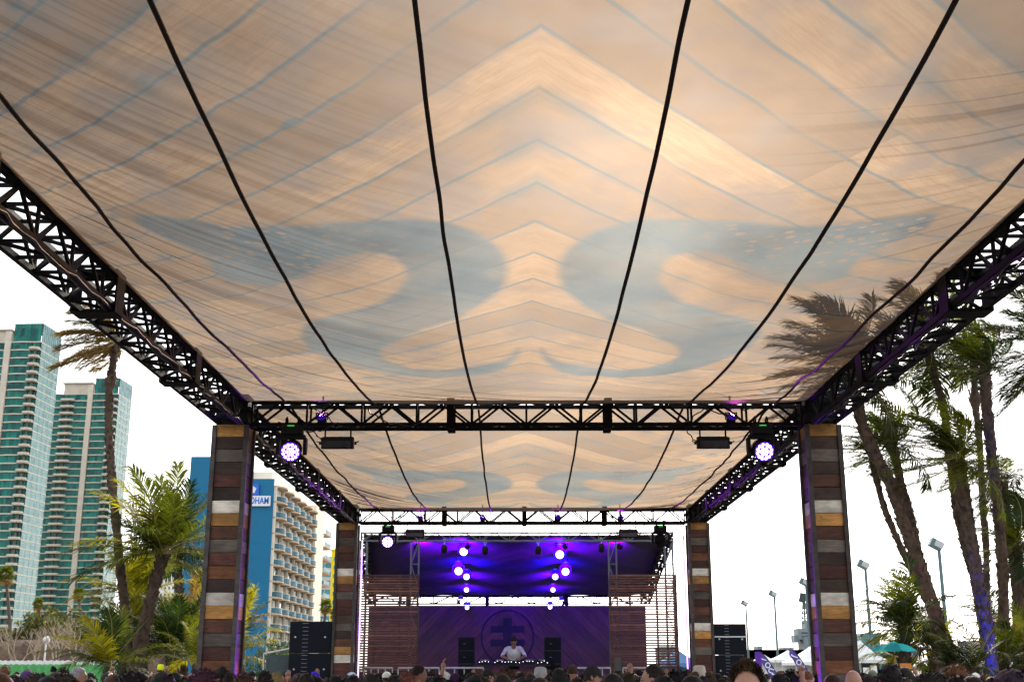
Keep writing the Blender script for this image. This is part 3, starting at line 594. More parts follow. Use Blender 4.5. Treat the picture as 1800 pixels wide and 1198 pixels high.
for x_, w in ((-2.6, 'hotel side end'), (-1.35, 'hotel side of centre'), (1.05, 'palm side of centre'), (2.4, 'palm side end')):  # added washes: blue on the lining stands in for lit haze
    wash((x_, YS + .25, zf - .22), (-.1 * x_, 1, .30), 520, (.16, .0, 1) if abs(x_) > 2 else (.05, .0, 1), 'small blue wash light added for lining glow behind the stage front truss, ' + w, 110)
for px, py, w in ((781, 955, 'at the hotel side end'), (853, 957, 'left of centre'), (946, 957, 'right of centre'), (1057, 953, 'at the palm side end')):
    p = at(px, py, YS - .08); r = empty('par_can', p, 0, 'small unlit spotlight hanging under the stage front truss, ' + w, 'stage light', 'unlit spots on the stage truss')
    m = MB(); m.lathe([(.03, -.12), (.07, -.09), (.08, .06), (.075, .07)], 14, 0, Matrix.Translation((0, 0, -.14)) @ orient((0, .5, -.8))); m.build('can', M_DARKCASE, r, True)
    m = MB(); m.tube([(-.02, 0, .04), (-.03, 0, .09), (0, 0, .12), (.03, 0, .09), (.02, 0, .04)], .012, 6); m.box((0, 0, -.02), (.02, .02, .12)); m.build('clamp', M_STEEL, r)
# performer's table, decks and monitor speakers
yd = 32.0; x0, x1 = X(833, yd, 1166), X(968, yd, 1166); zt = Z(1167, yd)
r = empty('dj_table', ((x0 + x1) / 2, yd, .8), 0, 'timber fronted performance table with decks on top', 'table')
w = x1 - x0; m = MB(); m.box((0, 0, zt - .8 - .02), (w, .75, .04)); m.build('top', BOARD['d'], r)
for i in range(7): m = MB(); m.box((0, -.37, .06 + i * .125), (w - .02, .02, .118)); m.build('front_board', (BOARD['b'], BOARD['o'], BOARD['r'])[i % 3], r)
for sx in (-1, 1): m = MB(); m.box((sx * (w / 2 - .05), .3, (zt - .86) / 2), (.06, .06, zt - .86)); m.build('leg', M_BLACK, r)
M_DOT = emit('deck button light', (.7, .7, 1), 2.5)
for dx, w_, nm in ((-.72, .34, 'media_player'), (-.32, .34, 'media_player'), (.04, .34, 'mixer'), (.42, .34, 'media_player'), (.78, .34, 'media_player')):
    rr_ = empty(nm, ((x0 + x1) / 2 + dx, yd - .05, zt), 0, ('black dance mixer with tiny lights in front of the performer' if nm == 'mixer' else 'black deck with lit buttons on the performance table, %s' % ('far hotel side' if dx < -.5 else 'hotel side of the mixer' if dx < 0 else 'palm side of the mixer' if dx < .6 else 'far palm side')), nm.replace('_', ' '), 'decks on the table')
    m = MB(); m.box((0, 0, .05), (w_, .4, .1)); m.build('casing', M_DARKCASE, rr_)
    m = MB(); m.lathe([(.1, .1), (.1, .118), (.09, .12)], 20); m.build('jog_wheel', M_STEEL, rr_)
    for k in range(4): m = MB(); m.box((-.13 + k * .085 + random.uniform(-.02, .02), -.203, .06 + random.uniform(-.02, .03)), (.018, .008, .012)); m.build('button_light', M_DOT, rr_)
m = MB(); m.box((0, 0, .16), (.3, .02, .2), 0, (-.3, 0, 0)); m.box((0, .02, .02), (.2, .16, .04)); tag(m.build('laptop_screen', M_DARKCASE, None, loc=((x0 + x1) / 2 + 1.0, yd + .1, zt)), 'small dark screen at the palm side end of the table', 'screen')
def cabinet(root, c, d, slots=0):
    m = MB(); m.box(c, d); b = m.build('cabinet', M_DARKCASE, root)
    m = MB(); m.box((c[0], c[1] - d[1] / 2 - .006, c[2]), (d[0] - .05, .012, d[2] - .05)); m.build('grille', mat('speaker grille', (.010, .012, .020), .45, .3, 30, .4) if 'grille' not in _mh else _mh['grille'], b)
    for k in range(slots): m = MB(); m.box((c[0] - d[0] * .12, c[1] - d[1] / 2 - .018, c[2] - d[2] / 2 + d[2] * (k + .5) / slots), (d[0] * .14, .014, .012)); m.build('slot', M_STRUSS, b)
    return b
_mh['grille'] = mat('speaker grille cloth', (.006, .008, .016), .75, .3, 30, .4, spec=.2)
for pa, pb, w in ((806, 834, 'hotel side'), (957, 986, 'palm side')):
    x0_, x1_ = X(pa, yd, 1140), X(pb, yd, 1140); top = Z(1119, yd); r = empty('monitor_stack', ((x0_ + x1_) / 2, yd + .1, .8), 0, 'black monitor speaker stack beside the performance table, ' + w, 'speaker', 'stage monitor stacks')
    h = (top - .8) / 5
    cabinet(r, (0, 0, h), (x1_ - x0_ + .12, .5, 2 * h - .01))
    for k in range(3): cabinet(r, (0, 0, h * (2.5 + k)), (x1_ - x0_, .45, h - .015), 1)
# tall speaker walls outside the far pillars
def speaker_wall(pa, pb, top, y, label, slots, n=4):
    x0_, x1_ = X(pa, y, 1140), X(pb, y, 1140); zt_ = Z(top, y, (pa + pb) / 2); r = empty('speaker_wall', ((x0_ + x1_) / 2, y, 0), 0, label, 'speaker', 'tall black speaker walls'); h = zt_ / n
    for k in range(n): cabinet(r, (0, 0, h * (k + .5)), (x1_ - x0_, .8, h - .012), slots)
    for k in range(n):
        for sx in (-1, 1): m = MB(); m.lathe([(.02, -.01), (.02, .012)], 8, 0, Matrix.Translation((sx * (x1_ - x0_) * .36, -.42, h * (k + .5))) @ Matrix.Rotation(math.pi / 2, 4, 'X')); m.build('bolt', M_STEEL, r)
    return r
r = speaker_wall(514, 586, 1092, 27.2, 'tall black speaker wall in front of the cream hotel balconies', 8)
r = speaker_wall(1252, 1307, 1096, 27.2, 'tall dark blue black speaker wall with a pale seam', 10)
m = MB(); m.box((0, -.42, Z(1119, 27.2, 1280)), (1.0 * (X(1307, 27.2) - X(1252, 27.2)), .02, .025)); m.build('pale_seam', M_WHITE, r)
# crowd barriers in front of the deck
for i, (pa, pb) in enumerate(((640, 690), (700, 772), (782, 850), (1015, 1073), (1095, 1150))):
    y = 28.4; x0_, x1_ = X(pa, y, 1170), X(pb, y, 1170); r = empty('crowd_barrier', ((x0_ + x1_) / 2, y, 0), 0, 'pale steel crowd barrier in front of the stage, %s from the hotel side' % ('first', 'second', 'third', 'fourth', 'fifth')[i], 'barrier', 'steel crowd barriers')
    w = x1_ - x0_; zt_ = Z(1173, y); m = MB(); m.bar((-w / 2, 0, zt_), (w / 2, 0, zt_), .024, 6); m.build('top_rail', M_STEEL, r)
    for f in np.linspace(-.5, .5, 5): m = MB(); m.bar((f * w, 0, 0), (f * w, 0, zt_), .014, 6); m.build('post', M_STEEL, r)
    m = MB(); m.box((0, .03, zt_ * .45), (w, .01, zt_ * .85)); m.build('kick_panel', M_DARKCASE, r)
# ------------------------------------------------------------------ the city behind
def glass(name, c1, c2, rough=.08, seed=0.0):
    t = NT(name); oi = t.n('ObjectInfo'); v = t.n('VectorMath', operation='ADD'); t.set(v.inputs[0], t.coord()); cb = t.n('CombineXYZ'); t.set(cb.inputs[0], t.math('MULTIPLY', oi.outputs['Random'], 413)); t.set(cb.inputs[1], t.math('MULTIPLY', oi.outputs['Random'], 271)); t.set(v.inputs[1], cb)
    vo = t.n('TexVoronoi', feature='F1', distance='CHEBYCHEV'); t.set(vo.inputs['Vector'], t.scale(v.outputs[0], (.62, .62, .35))); vo.inputs['Scale'].default_value = 1.0; vo.inputs['Randomness'].default_value = .6
    sp = t.n('SeparateColor'); t.set(sp.inputs[0], vo.outputs['Color']); n = t.noise(v.outputs[0], .35, 3)
    k = t.math('ADD', t.math('MULTIPLY', sp.outputs[0], .65), t.math('MULTIPLY', n, .5))
    return t.pbr(t.mix(t.ramp(k, .15, .95), (*c1, 1), (*c2, 1)), rough, Specular_IOR_Level=.3, IOR=1.45)
M_TGLASS = glass('green tower glass', (.0, .035, .04), (.003, .24, .19))
M_SGLASS = glass('tower glass painted with sky sheen', (.05, .21, .23), (.17, .37, .39), .2)  # side face: sky reflection painted in as a paler glass colour
M_CREAM = mat('cream concrete', (.62, .56, .47), .85, .1, .4, .1)
M_MULL = mat('dark window mullion', (.02, .05, .055), .5, .1, 2, 0)
M_DKVOID = mat('dark recess wall', (.16, .15, .13), .8, .2, 1, 0)  # much darker than the cream; also on balcony piers and roof plant
FH = 3.1; NF = 39
def window_mesh(w, h, depth, nm, gl, step=1.55, fr=M_MULL):
    m = MB(); m.box((0, 0, h / 2), (w, depth, h), 0); k = max(1, round(w / step))
    for i in range(k + 1): m.box((-w / 2 + w * i / k, -depth / 2 - .03, h / 2), (.10, .08, h), 1)
    m.box((0, -depth / 2 - .02, h * .62), (w, .06, .09), 1)
    return m.mesh(nm, [gl, fr])
SEG = [(.2, 2.0, 1), (2.4, 8.6, 0), (13.2, 19.4, 0), (22.4, 30.0, 0)]   # window bays on the main face, from its left end
TW, TD = 33.4, 17.0
WM = [window_mesh(b - a, FH - .5, .3, 'window', M_TGLASS) for a, b, _ in SEG]
WR = window_mesh(TD - 1.0, FH - .45, .3, 'side_window', M_SGLASS, 4.0, M_CREAM)
WB = window_mesh(4.6, FH - .5, .3, 'balcony_window', M_TGLASS, 2.3)
WB2 = window_mesh(3.0, FH - .5, .3, 'balcony_window', M_TGLASS, 1.5)
def wavy_slab():
    m = MB(); pts = []
    for i in range(70):
        x = -.1 + (TW + .1) * i / 69; y = -.25
        for a, b, d in ((8.2, 13.6, 0), (30.0, 34, 0)):
            if a < x < b: y = -.25
        y -= .45 * math.exp(-((x - 5.5) / 2.0) ** 2) + .45 * math.exp(-((x - 16.3) / 2) ** 2) + .5 * math.exp(-((x - 26) / 2.4) ** 2)
        pts.append((x, y))
    pts += [(TW + .25, -.2), (TW + .25, TD), (-.1, TD)]
    m.prism(pts, -.46, .0); return m.mesh('floor_slab', M_CREAM)
def balcony_mesh(w, d=2.3):
    m = MB(); m.prism([(-w / 2, .6), (-w / 2, -d * .55), (-w / 2 + .8, -d), (w / 2 - .8, -d), (w / 2, -d * .55), (w / 2, .6)], -.5, -.12)
    out = [(-w / 2, .3), (-w / 2, -d * .55), (-w / 2 + .8, -d), (w / 2 - .8, -d), (w / 2, -d * .55), (w / 2, .3)]
    for i in range(5):
        (x0, y0), (x1, y1) = out[i], out[i + 1]; m.box(((x0 + x1) / 2, (y0 + y1) / 2, .12), (math.hypot(x1 - x0, y1 - y0), .15, .6), 0, (0, 0, math.atan2(y1 - y0, x1 - x0)))
    return m.mesh('balcony', M_CREAM)
SLAB = wavy_slab(); BAL = balcony_mesh(6.2); BAL2 = balcony_mesh(3.8)
def tower(x_corner, y, rz, label, top, clip=0.0):
    """origin at the lower end of the main face's right corner"""
    r = empty('apartment_tower', (x_corner, y, 0), rz, label, 'tower', 'twin green glass apartment towers'); O = -TW
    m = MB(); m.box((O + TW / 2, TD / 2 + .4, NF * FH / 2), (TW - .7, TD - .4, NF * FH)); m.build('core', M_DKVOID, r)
    m = MB(); m.box((O + 20.9, -.2, NF * FH / 2 + 2), (2.3, 1.2, NF * FH + 4)); m.build('pier', M_CREAM, r)
    for xx, ww in ((.15, .7), (2.2, .45)): m = MB(); m.box((O + xx, -.35, NF * FH * .47), (ww, 1.0, NF * FH * .94)); m.build('pier', M_CREAM, r)
    for k in range(4, NF):
        z = k * FH
        link('floor_slab', SLAB, r, (O, 0, z + FH))
        for q, (a, b, _) in enumerate(SEG): link('window', WM[q], r, (O + (a + b) / 2, .1 + random.uniform(-.03, .03), z))
        link('window', WB, r, (O + 10.9, .45, z)); link('window', WB2, r, (O + 31.7, .45, z))
        m = None
        link('balcony', BAL, r, (O + 10.9, -.25, z + .1)); link('balcony', BAL2, r, (O + 31.6, -.25, z + .1))
        link('side_window', WR, r, (.12, TD / 2 + .1, z), (0, 0, math.pi / 2))
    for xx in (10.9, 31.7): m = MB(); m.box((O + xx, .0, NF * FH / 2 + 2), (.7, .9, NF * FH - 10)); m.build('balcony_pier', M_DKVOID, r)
    zt = NF * FH
    m = MB(); m.box((O + 13, TD * .55, zt + 2.6), (13, TD * .6, 6.0)); m.box((O + 13, TD * .5, zt + 5.8), (14, TD * .65, .6)); m.build('roof_house', M_CREAM, r)
    g = window_mesh(10.5, 7.0, .4, 'crown_window', M_TGLASS, 1.3, M_MULL); link('crown_window', g, r, (O + TW - 5.5, .3, zt)); link('crown_window', window_mesh(TD - 1, 7.0, .3, 'crown_window', M_SGLASS, 1.6, M_MULL), r, (.1, TD / 2 + .1, zt), (0, 0, math.pi / 2))
    m = MB(); m.box((O + TW - 5.6, TD / 2 + .2, zt + 7.1), (11.6, TD - .3, .3)); m.build('crown_roof', M_CREAM, r)
    m = MB()
    for i in range(10): m.box((O + TW - 10 + i, TD * .4 + random.uniform(-3, 3), zt + 7.6), (.5, .5, random.uniform(.5, 1.6)))
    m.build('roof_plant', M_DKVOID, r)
    # podium of stone frames and dark openings
    for i in range(12): m = MB(); m.box((O + 1.2 + i * 2.85, -1.4, 2 * FH), (.9, 1.0, 4 * FH)); m.build('podium_pier', M_CREAM, r)
    for k in range(5): m = MB(); m.box((O + TW / 2, -1.3, k * FH + .3), (TW + 1, 1.2, .6)); m.build('podium_band', M_CREAM, r)
    for i in range(11): link('podium_window', window_mesh(1.9, FH * 4 - .6, .2, 'podium_window', M_TGLASS, .95) if i == 0 else bpy.data.meshes['podium_window'], r, (O + 2.6 + i * 2.85, -.8, .2))
    return r
ty = 438; p = at(72, 600, ty); tower(p.x, ty, R(-3), 'green glass apartment tower cut off by the picture edge', 131)
ty = 528; p = at(207, 700, ty); tower(p.x, ty, R(-2), 'green glass apartment tower behind the tall bent palm', 125)

# hotel: plain blue end wall with a sign, scalloped balconies round the corner
HY = 225.0; hx = at(480, 880, HY).x; hx0 = at(322, 1000, HY).x; HH = at(475, 841, HY).z; HH2 = at(350, 802, HY).z
M_BLUE = mat('blue painted wall', (.0, .15, .31), .7, .06, .15, .05); M_HCREAM = mat('peach cream render', (.84, .76, .63), .85, .07, .3, .05)
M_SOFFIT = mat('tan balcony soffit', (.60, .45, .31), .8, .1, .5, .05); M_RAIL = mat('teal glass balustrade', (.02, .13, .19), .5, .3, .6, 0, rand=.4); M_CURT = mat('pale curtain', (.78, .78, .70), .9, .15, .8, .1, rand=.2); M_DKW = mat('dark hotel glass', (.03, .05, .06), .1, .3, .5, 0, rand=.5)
r = empty('hotel_building', (hx, HY, 0), 0, 'blue walled hotel with cream balconies and a white name sign', 'hotel')
hw = hx - hx0; stp = at(400, 1000, HY).x - hx0
m = MB(); m.box((-(hw - stp) / 2, .3, HH / 2), (hw - stp, .6, HH)); m.build('end_wall', M_BLUE, r)
m = MB(); m.box((-hw + stp / 2, 2.2, HH2 / 2), (stp, 4.4, HH2)); m.build('stair_wall', M_BLUE, r)
for k in range(int(HH // 3)): m = MB(); m.box((-(hw - stp) / 2, -.012, 3 * k + 3), (hw - stp, .03, .05)); m.build('render_joint', M_BLUE, r)
HL = 47.0; nb = 6; bl = 7.2; nfl = 11; fh = 2.94; zb = HH - nfl * fh - 1.2
m = MB(); m.box((-8.9, HL / 2 + .3, HH / 2 - .2), (16, HL - .5, HH - .4)); m.box((-5, HL / 2 + 3, HH + 1.0), (7, HL - 5, 2.4)); m.build('wall', M_HCREAM, r)
def scallop():
    m = MB(); pts = [(-1.0, 0)]
    for i in range(nb):
        for k in range(9):
            f = k / 8; pts.append((.35 + 1.5 * math.sin(math.pi * f) ** .6, i * bl + bl * f))
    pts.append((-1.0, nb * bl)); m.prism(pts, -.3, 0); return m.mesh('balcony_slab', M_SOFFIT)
SC = scallop()
def rail():
    m = MB(); n = 8
    for k in range(n):
        f0, f1 = k / n, (k + 1) / n; a = Vector((.3 + 1.5 * math.sin(math.pi * f0) ** .6, bl * f0, 0)); b = Vector((.3 + 1.5 * math.sin(math.pi * f1) ** .6, bl * f1, 0)); c = (a + b) / 2
        m.box((c.x, c.y, .5), ((b - a).length, .05, .85), 0, (0, 0, math.atan2(b.y - a.y, b.x - a.x))); m.bar((a.x, a.y, 1.0), (b.x, b.y, 1.0), .05, 4, 1)
    return m.mesh('balustrade', [M_RAIL, M_HCREAM])
RL = rail()
pm = MB(); pm.box((.1, 0, fh / 2 - .15), (.9, .22, fh - .3)); PMH = pm.mesh('partition', M_HCREAM)
cm = MB()
for k in range(9): cm.box((.12 + .08 * (k % 2), .5 + k * .42, 1.25), (.1, .36, 2.4))
CUR = cm.mesh('curtain', M_CURT); gm_ = MB(); gm_.box((-.02, bl / 2, 1.3), (.1, bl - .4, 2.5)); HG = gm_.mesh('balcony_door', M_DKW)
for f in range(nfl + 1):
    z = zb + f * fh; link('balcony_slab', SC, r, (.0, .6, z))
    if f == nfl: break
    for b in range(nb):
        y = .6 + b * bl; link('partition', PMH, r, (0, y, z)); link('balustrade', RL, r, (0, y, z)); link('balcony_door', HG, r, (0, y, z)); link('curtain', CUR, r, (0, y + random.uniform(.1, 3.0), z), scale=(1, random.uniform(.6, 1), 1))
    link('partition', PMH, r, (0, .6 + nb * bl, z))
m = MB(); m.box((-.4, nb * bl + .6 + 6, HH / 2 + .4), (2.6, 11.5, HH + .8)); m.build('blank_wall', M_HCREAM, r)
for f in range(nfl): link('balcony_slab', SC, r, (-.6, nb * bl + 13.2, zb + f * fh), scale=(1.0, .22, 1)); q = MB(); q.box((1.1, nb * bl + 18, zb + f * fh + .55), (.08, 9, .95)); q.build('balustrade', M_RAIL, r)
m = MB(); m.box((-5, nb * bl + 18, HH / 2 - 1), (8.4, 9, HH - 2)); m.build('rear_wing', M_HCREAM, r)
# the sign
sg = empty('hotel_sign', (hx, HY - .35, 0), 0, 'white hotel name board and blue square emblem with white pentagon', 'sign')
M_SIGNB = mat('sign blue', (.0, .13, .62), .4, .05, 1, 0); M_SIGNW = mat('sign white', (.80, .81, .83), .5, .04, 1, 0)
z0, z1 = at(450, 889.5, HY).z, at(450, 871.5, HY).z; xr_ = at(476, 880, HY).x - hx; wd = 66 * HY / F_PX
m = MB(); m.box((xr_ - wd / 2, 0, (z0 + z1) / 2), (wd, .5, z1 - z0)); m.build('name_board', M_SIGNW, sg)
lt = text('lettering', 'WYNDHAM', 1.75, M_SIGNB, sg, (at(443.5, 880, HY).x - hx, -.27, (z0 + z1) / 2), (math.pi / 2, 0, 0), .03); lx = [v.co.x for v in lt.data.vertices]; lt.scale = (61 * HY / F_PX / (max(lx) - min(lx)), 1, 1)
xa, xb, za, zb_ = at(432, 870, HY).x - hx, at(455.5, 870, HY).x - hx, at(450, 871, HY).z, at(450, 850.5, HY).z
m = MB(); m.box(((xa + xb) / 2, 0, (za + zb_) / 2), (xb - xa, .4, zb_ - za - .05)); m.build('emblem_panel', M_SIGNB, sg)
pr = .78; m = MB(); m.prism([(pr * 1.05 * math.sin(2 * math.pi * k / 5 + math.pi * 0), pr * math.cos(2 * math.pi * k / 5)) for k in range(5)], .2, .26, 0, Matrix.Translation(((xa + xb) / 2, 0, (za + zb_) / 2)) @ Matrix(((1, 0, 0, 0), (0, 0, -1, 0), (0, 1, 0, 0), (0, 0, 0, 1)))); m.build('emblem_pentagon', M_SIGNW, sg)

def plain_building(name, pa, pb, ptop, y, mat_, label, rows, cols, win=M_DKW, depth=18, wf=(.5, .5), cat='building'):
    x0, x1 = at(pa, 1100, y).x, at(pb, 1100, y).x; h = at((pa + pb) / 2, ptop, y).z; r = empty(name, ((x0 + x1) / 2, y, 0), 0, label, cat); w = x1 - x0
    m = MB(); m.box((0, depth / 2, h / 2), (w, depth, h)); m.box((0, depth / 2, h + .3), (w + .4, depth + .4, .6)); m.build('wall', mat_, r)
    fw, fhh = w / cols, (h - 2) / rows; q = MB(); q.box((0, -.02, 0), (fw * wf[0], .12, fhh * wf[1])); q.box((0, -.07, -fhh * wf[1] / 2), (fw * wf[0] + .3, .16, .15), 1); me = q.mesh('window', [win, mat_])
    for i in range(cols):
        for j in range(rows): link('window', me, r, (-w / 2 + fw * (i + .5), 0, 1 + fhh * (j + .5)))
    return r
M_YEL = mat('yellow painted wall', (.80, .62, .0), .7, .05, .2, 0); M_TEALW = mat('teal window glass', (.02, .19, .24), .12, .3, .5, 0, rand=.4); M_PALE = mat('pale concrete', (.55, .53, .50), .8, .08, .2, 0)
plain_building('yellow_building', 578, 606, 968, 330, M_YEL, 'bright yellow building with a column of small windows behind the far pillar', 13, 2, M_TEALW, 14, (.38, .5))
plain_building('office_building', 555, 580, 980, 380, M_PALE, 'grey glass office block between the hotel and the yellow building', 12, 2, M_TEALW, 20, (.92, .62))
plain_building('white_building', 262, 316, 996, 330, M_SIGNW, 'white building with small square windows behind the palms', 14, 8, M_DKW, 20, (.4, .45))
plain_building('pale_building', 218, 268, 968, 620, M_PALE, 'pale hazy office tower behind the green leaning palm', 16, 5, M_PALE, 30, (.6, .5))
# embankment, scrim fence, bare trees, lamp on the city side
M_BANK = mat('brown ivy bank', (.12, .075, .05), .95, .5, .9, .5, bd=.2); M_HEDGE = mat('grey green hedge', (.09, .10, .05), .95, .5, 1.2, .6, bd=.2)
m = MB(); n = 60; vs = []; xa, xb = at(-60, 1140, 105).x, at(330, 1140, 105).x
for i in range(n + 1):
    x = xa + (xb - xa) * i / n; h = at(60, 1131, 105).z + .25 * math.sin(i * 1.3) + random.uniform(-.15, .15)
    vs += [(x, 103 + random.uniform(-.3, .3), 0), (x, 104.3, h * .6 + random.uniform(-.1, .1)), (x, 105.5, h), (x, 125, h + .2)]
m.add(vs, [(i * 4 + k, (i + 1) * 4 + k, (i + 1) * 4 + k + 1, i * 4 + k + 1) for i in range(n) for k in range(3)]); tag(m.build('embankment', M_BANK, None, True), kind='structure')
M_SCRIM = mat('green fence scrim', (.10, .40, .13), .8, .3, 1.2, .1)
y = 58.0; x0, x1 = at(-30, 1165, y).x, at(240, 1165, y).x; zt = at(60, 1160, y).z
for i in range(9):
    a = x0 + (x1 - x0) * i / 9; b = x0 + (x1 - x0) * (i + 1) / 9; w = b - a; r = empty('fence_panel', ((a + b) / 2, y, 0), 0, 'green scrim fence panel with a white top band, number %s from the picture edge' % ('one', 'two', 'three', 'four', 'five', 'six', 'seven', 'eight', 'nine')[i], 'fence', 'green scrim fence')
    q = MB(); pts = [(-w / 2 + w * k / 12, .05 * math.sin(k * 1.1)) for k in range(13)]; q.add([(px_, py_, z_) for z_ in (.05, zt - .16) for px_, py_ in pts], [(k, k + 1, 14 + k, 13 + k) for k in range(12)]); q.build('scrim', M_SCRIM, r)
    q = MB(); q.add([(px_, py_ - .02, z_ + (.02 * math.cos(k * 1.6) if z_ > 1 else 0)) for z_ in (zt - .17, zt) for k, (px_, py_) in enumerate(pts)], [(k, k + 1, 14 + k, 13 + k) for k in range(12)]); q.build('top_band', M_WHITE, r)
    q = MB(); q.bar((-w / 2, .1, 0), (-w / 2, .1, zt), .03, 8); q.build('post', M_STEEL, r)
M_TWIG = mat('pale bark', (.34, .27, .20), .9, .25, 6, .3)
def bare_tree(px, pb, pt, y, label, spread=1.0):
    b = at(px, 1168, y); h = at(px, pt, y).z; r = empty('bare_tree', (b.x, y, 0), 0, label, 'tree', 'leafless street trees'); tr = MB(); br = MB(); cr_ = MB()
    def grow(p, d, L_, rad, lv, mbr):
        q = p + d * L_; mid = (p + q) / 2 + Vector((random.uniform(-1, 1), random.uniform(-1, 1), 0)) * L_ * .06; mbr.tube([p, mid, q], [rad, rad * .85, rad * .65], 6 if lv < 2 else 4, cap=False)
        if lv < 4:
            for _ in range(3 if lv else 4):
                dd = (d + Vector((random.uniform(-1, 1), random.uniform(-1, 1), random.uniform(-.2, .6))) * .75 * spread).normalized(); grow(q, dd, L_ * random.uniform(.58, .8), rad * .6, lv + 1, br)
    grow(Vector((0, 0, 0)), Vector((random.uniform(-.08, .08), 0, 1)), h * .36, h * .022, 0, tr)
    tr.build('trunk', M_TWIG, r, True); o = br.build('crown', M_TWIG, r, True); return r
bare_tree(30, 1160, 1085, 70, 'bare pale tree in front of the brown bank, nearest the picture edge'); bare_tree(95, 1160, 1090, 74, 'forked bare pale tree beside the park lamp')
bare_tree(62, 1160, 1110, 90, 'thin bare tree between the other two bare trees'); bare_tree(128, 1160, 1080, 95, 'bare tree behind the bent palm trunk')
y = 76; p = at(78, 1160, y); r = empty('park_lamp', (p.x, y, 0), 0, 'pale park lamp post with a glowing globe by the green fence', 'lamp post'); zt = at(78, 1130, y).z
m = MB(); m.tube([(0, 0, 0), (0, 0, .4), (0, 0, zt)], [.09, .06, .05], 8); m.build('post', M_WHITE, r); m = MB(); m.ell((0, 0, zt + .2), (.22, .22, .24)); m.build('globe', M_WHITE, r, True)
# leafy shrubs on the bank
def leafy(name, loc, rad, n, mats, label, cat='shrub', group=None, leaf=.12, trunk=None):
    r = empty(name, loc, 0, label, cat, group); m = MB(); rx, ry, rz_ = rad
    for _ in range(n):
        while True:
            q = Vector((random.uniform(-1, 1), random.uniform(-1, 1), random.uniform(-1, 1)))
            if .3 < q.length < 1: break
        q *= 1 + .25 * math.sin(q.x * 7 + q.z * 5) ; c = Vector((q.x * rx, q.y * ry, rz_ + q.z * rz_)); a, b, g = (random.uniform(0, 6.28) for _ in range(3)); M = Euler((a, b, g)).to_matrix(); s_ = leaf * random.uniform(.6, 1.4)
        m.add([c + M @ Vector(v) * s_ for v in ((-1, 0, 0), (0, -.45, .1), (1, 0, 0), (0, .45, .1))], [(0, 1, 2, 3)], random.randrange(len(mats)))
    m.build('crown' if cat == 'tree' else 'foliage', mats, r); m = MB()
    for k in range(5): m.tube([(0, 0, 0), (random.uniform(-.4, .4) * rx, random.uniform(-.4, .4) * ry, rz_ * random.uniform(.8, 1.4))], [.05 * rz_, .01], 5)
    m.build('trunk' if cat == 'tree' else 'stems', M_TWIG, r, True); return r
def leafmat(name, col, tr=.35):
    t = NT(name); oi = t.n('ObjectInfo'); g = t.n('NewGeometry'); n = t.noise(t.coord(), 1.3, 3); rp = t.ramp(g.outputs['Random Per Island'], 0, 1, .55, 1.5)
    c = t.mix(1.0, (*col, 1), t.math('MULTIPLY', rp, t.ramp(n, .3, .7, .7, 1.3)), 'MULTIPLY')
    p_ = t.n('BsdfPrincipled'); t.set(p_.inputs['Base Color'], c); p_.inputs['Roughness'].default_value = .65; p_.inputs['Specular IOR Level'].default_value = .2; l = t.n('BsdfTranslucent'); t.set(l.inputs[0], t.mix(1.0, c, (1.2, 1.3, .5, 1), 'MULTIPLY')); x_ = t.n('MixShader'); x_.inputs[0].default_value = tr; t.set(x_.inputs[1], p_); t.set(x_.inputs[2], l); return t.out(x_)
LG = [leafmat('olive leaves', (.10, .11, .035)), leafmat('dry leaves', (.17, .13, .05)), leafmat('dark leaves', (.045, .065, .03))]
for i, (px, pt, y, w) in enumerate(((62, 1075, 118, 4.0), (100, 1068, 122, 5.0), (140, 1085, 116, 4.5), (165, 1098, 112, 4.0), (20, 1105, 118, 4.0), (205, 1095, 110, 4.0))):
    b = at(px, 1150, y); h = (at(px, pt, y).z - 3.2) / 2; leafy('street_tree', (b.x, y, 3.2), (w / 2, w / 2, h), 1100, LG, 'hazy olive street tree on the bank before the towers, %s from the picture edge' % ('third', 'fourth', 'fifth', 'sixth', 'first', 'last')[i] if i != 4 else 'low olive street tree on the bank, nearest the picture edge', 'tree', 'street trees on the bank', .22)
for i, (px, y) in enumerate(((478, 60), (495, 62), (510, 64))):
    b = at(px, 1150, y); h = at(px, 1120 + i * 3, y).z / 2; leafy('shrub', (b.x, y, 0), (1.3, 1.0, h), 900, [LG[2], leafmat('grey green leaves', (.06, .085, .06))], 'grey green bush below the hotel balconies, %s of three' % ('first', 'middle', 'last')[i], 'shrub', 'bushes below the hotel', .11)
y = 27.0; x0, x1 = at(468, 1160, y).x, at(514, 1160, y).x; zt = at(490, 1148, y).z; r = empty('mesh_barrier', ((x0 + x1) / 2, y, 0), 0, 'dark mesh barrier panel beside the tall speaker wall', 'barrier'); m = MB(); m.box((0, 0, zt / 2), (x1 - x0, .02, zt - .05)); m.build('mesh', mat('dark grey mesh', (.05, .075, .08), .8, .3, 3, .2), r)
m = MB(); m.bar((-(x1 - x0) / 2, 0, 0), (-(x1 - x0) / 2 - .06, 0, zt), .02, 6); m.bar(((x1 - x0) / 2, 0, 0), ((x1 - x0) / 2, 0, zt + .12), .02, 6); m.bar((-(x1 - x0) / 2 - .06, 0, zt), ((x1 - x0) / 2, 0, zt + .12), .02, 6); m.build('frame', M_STEEL, r)

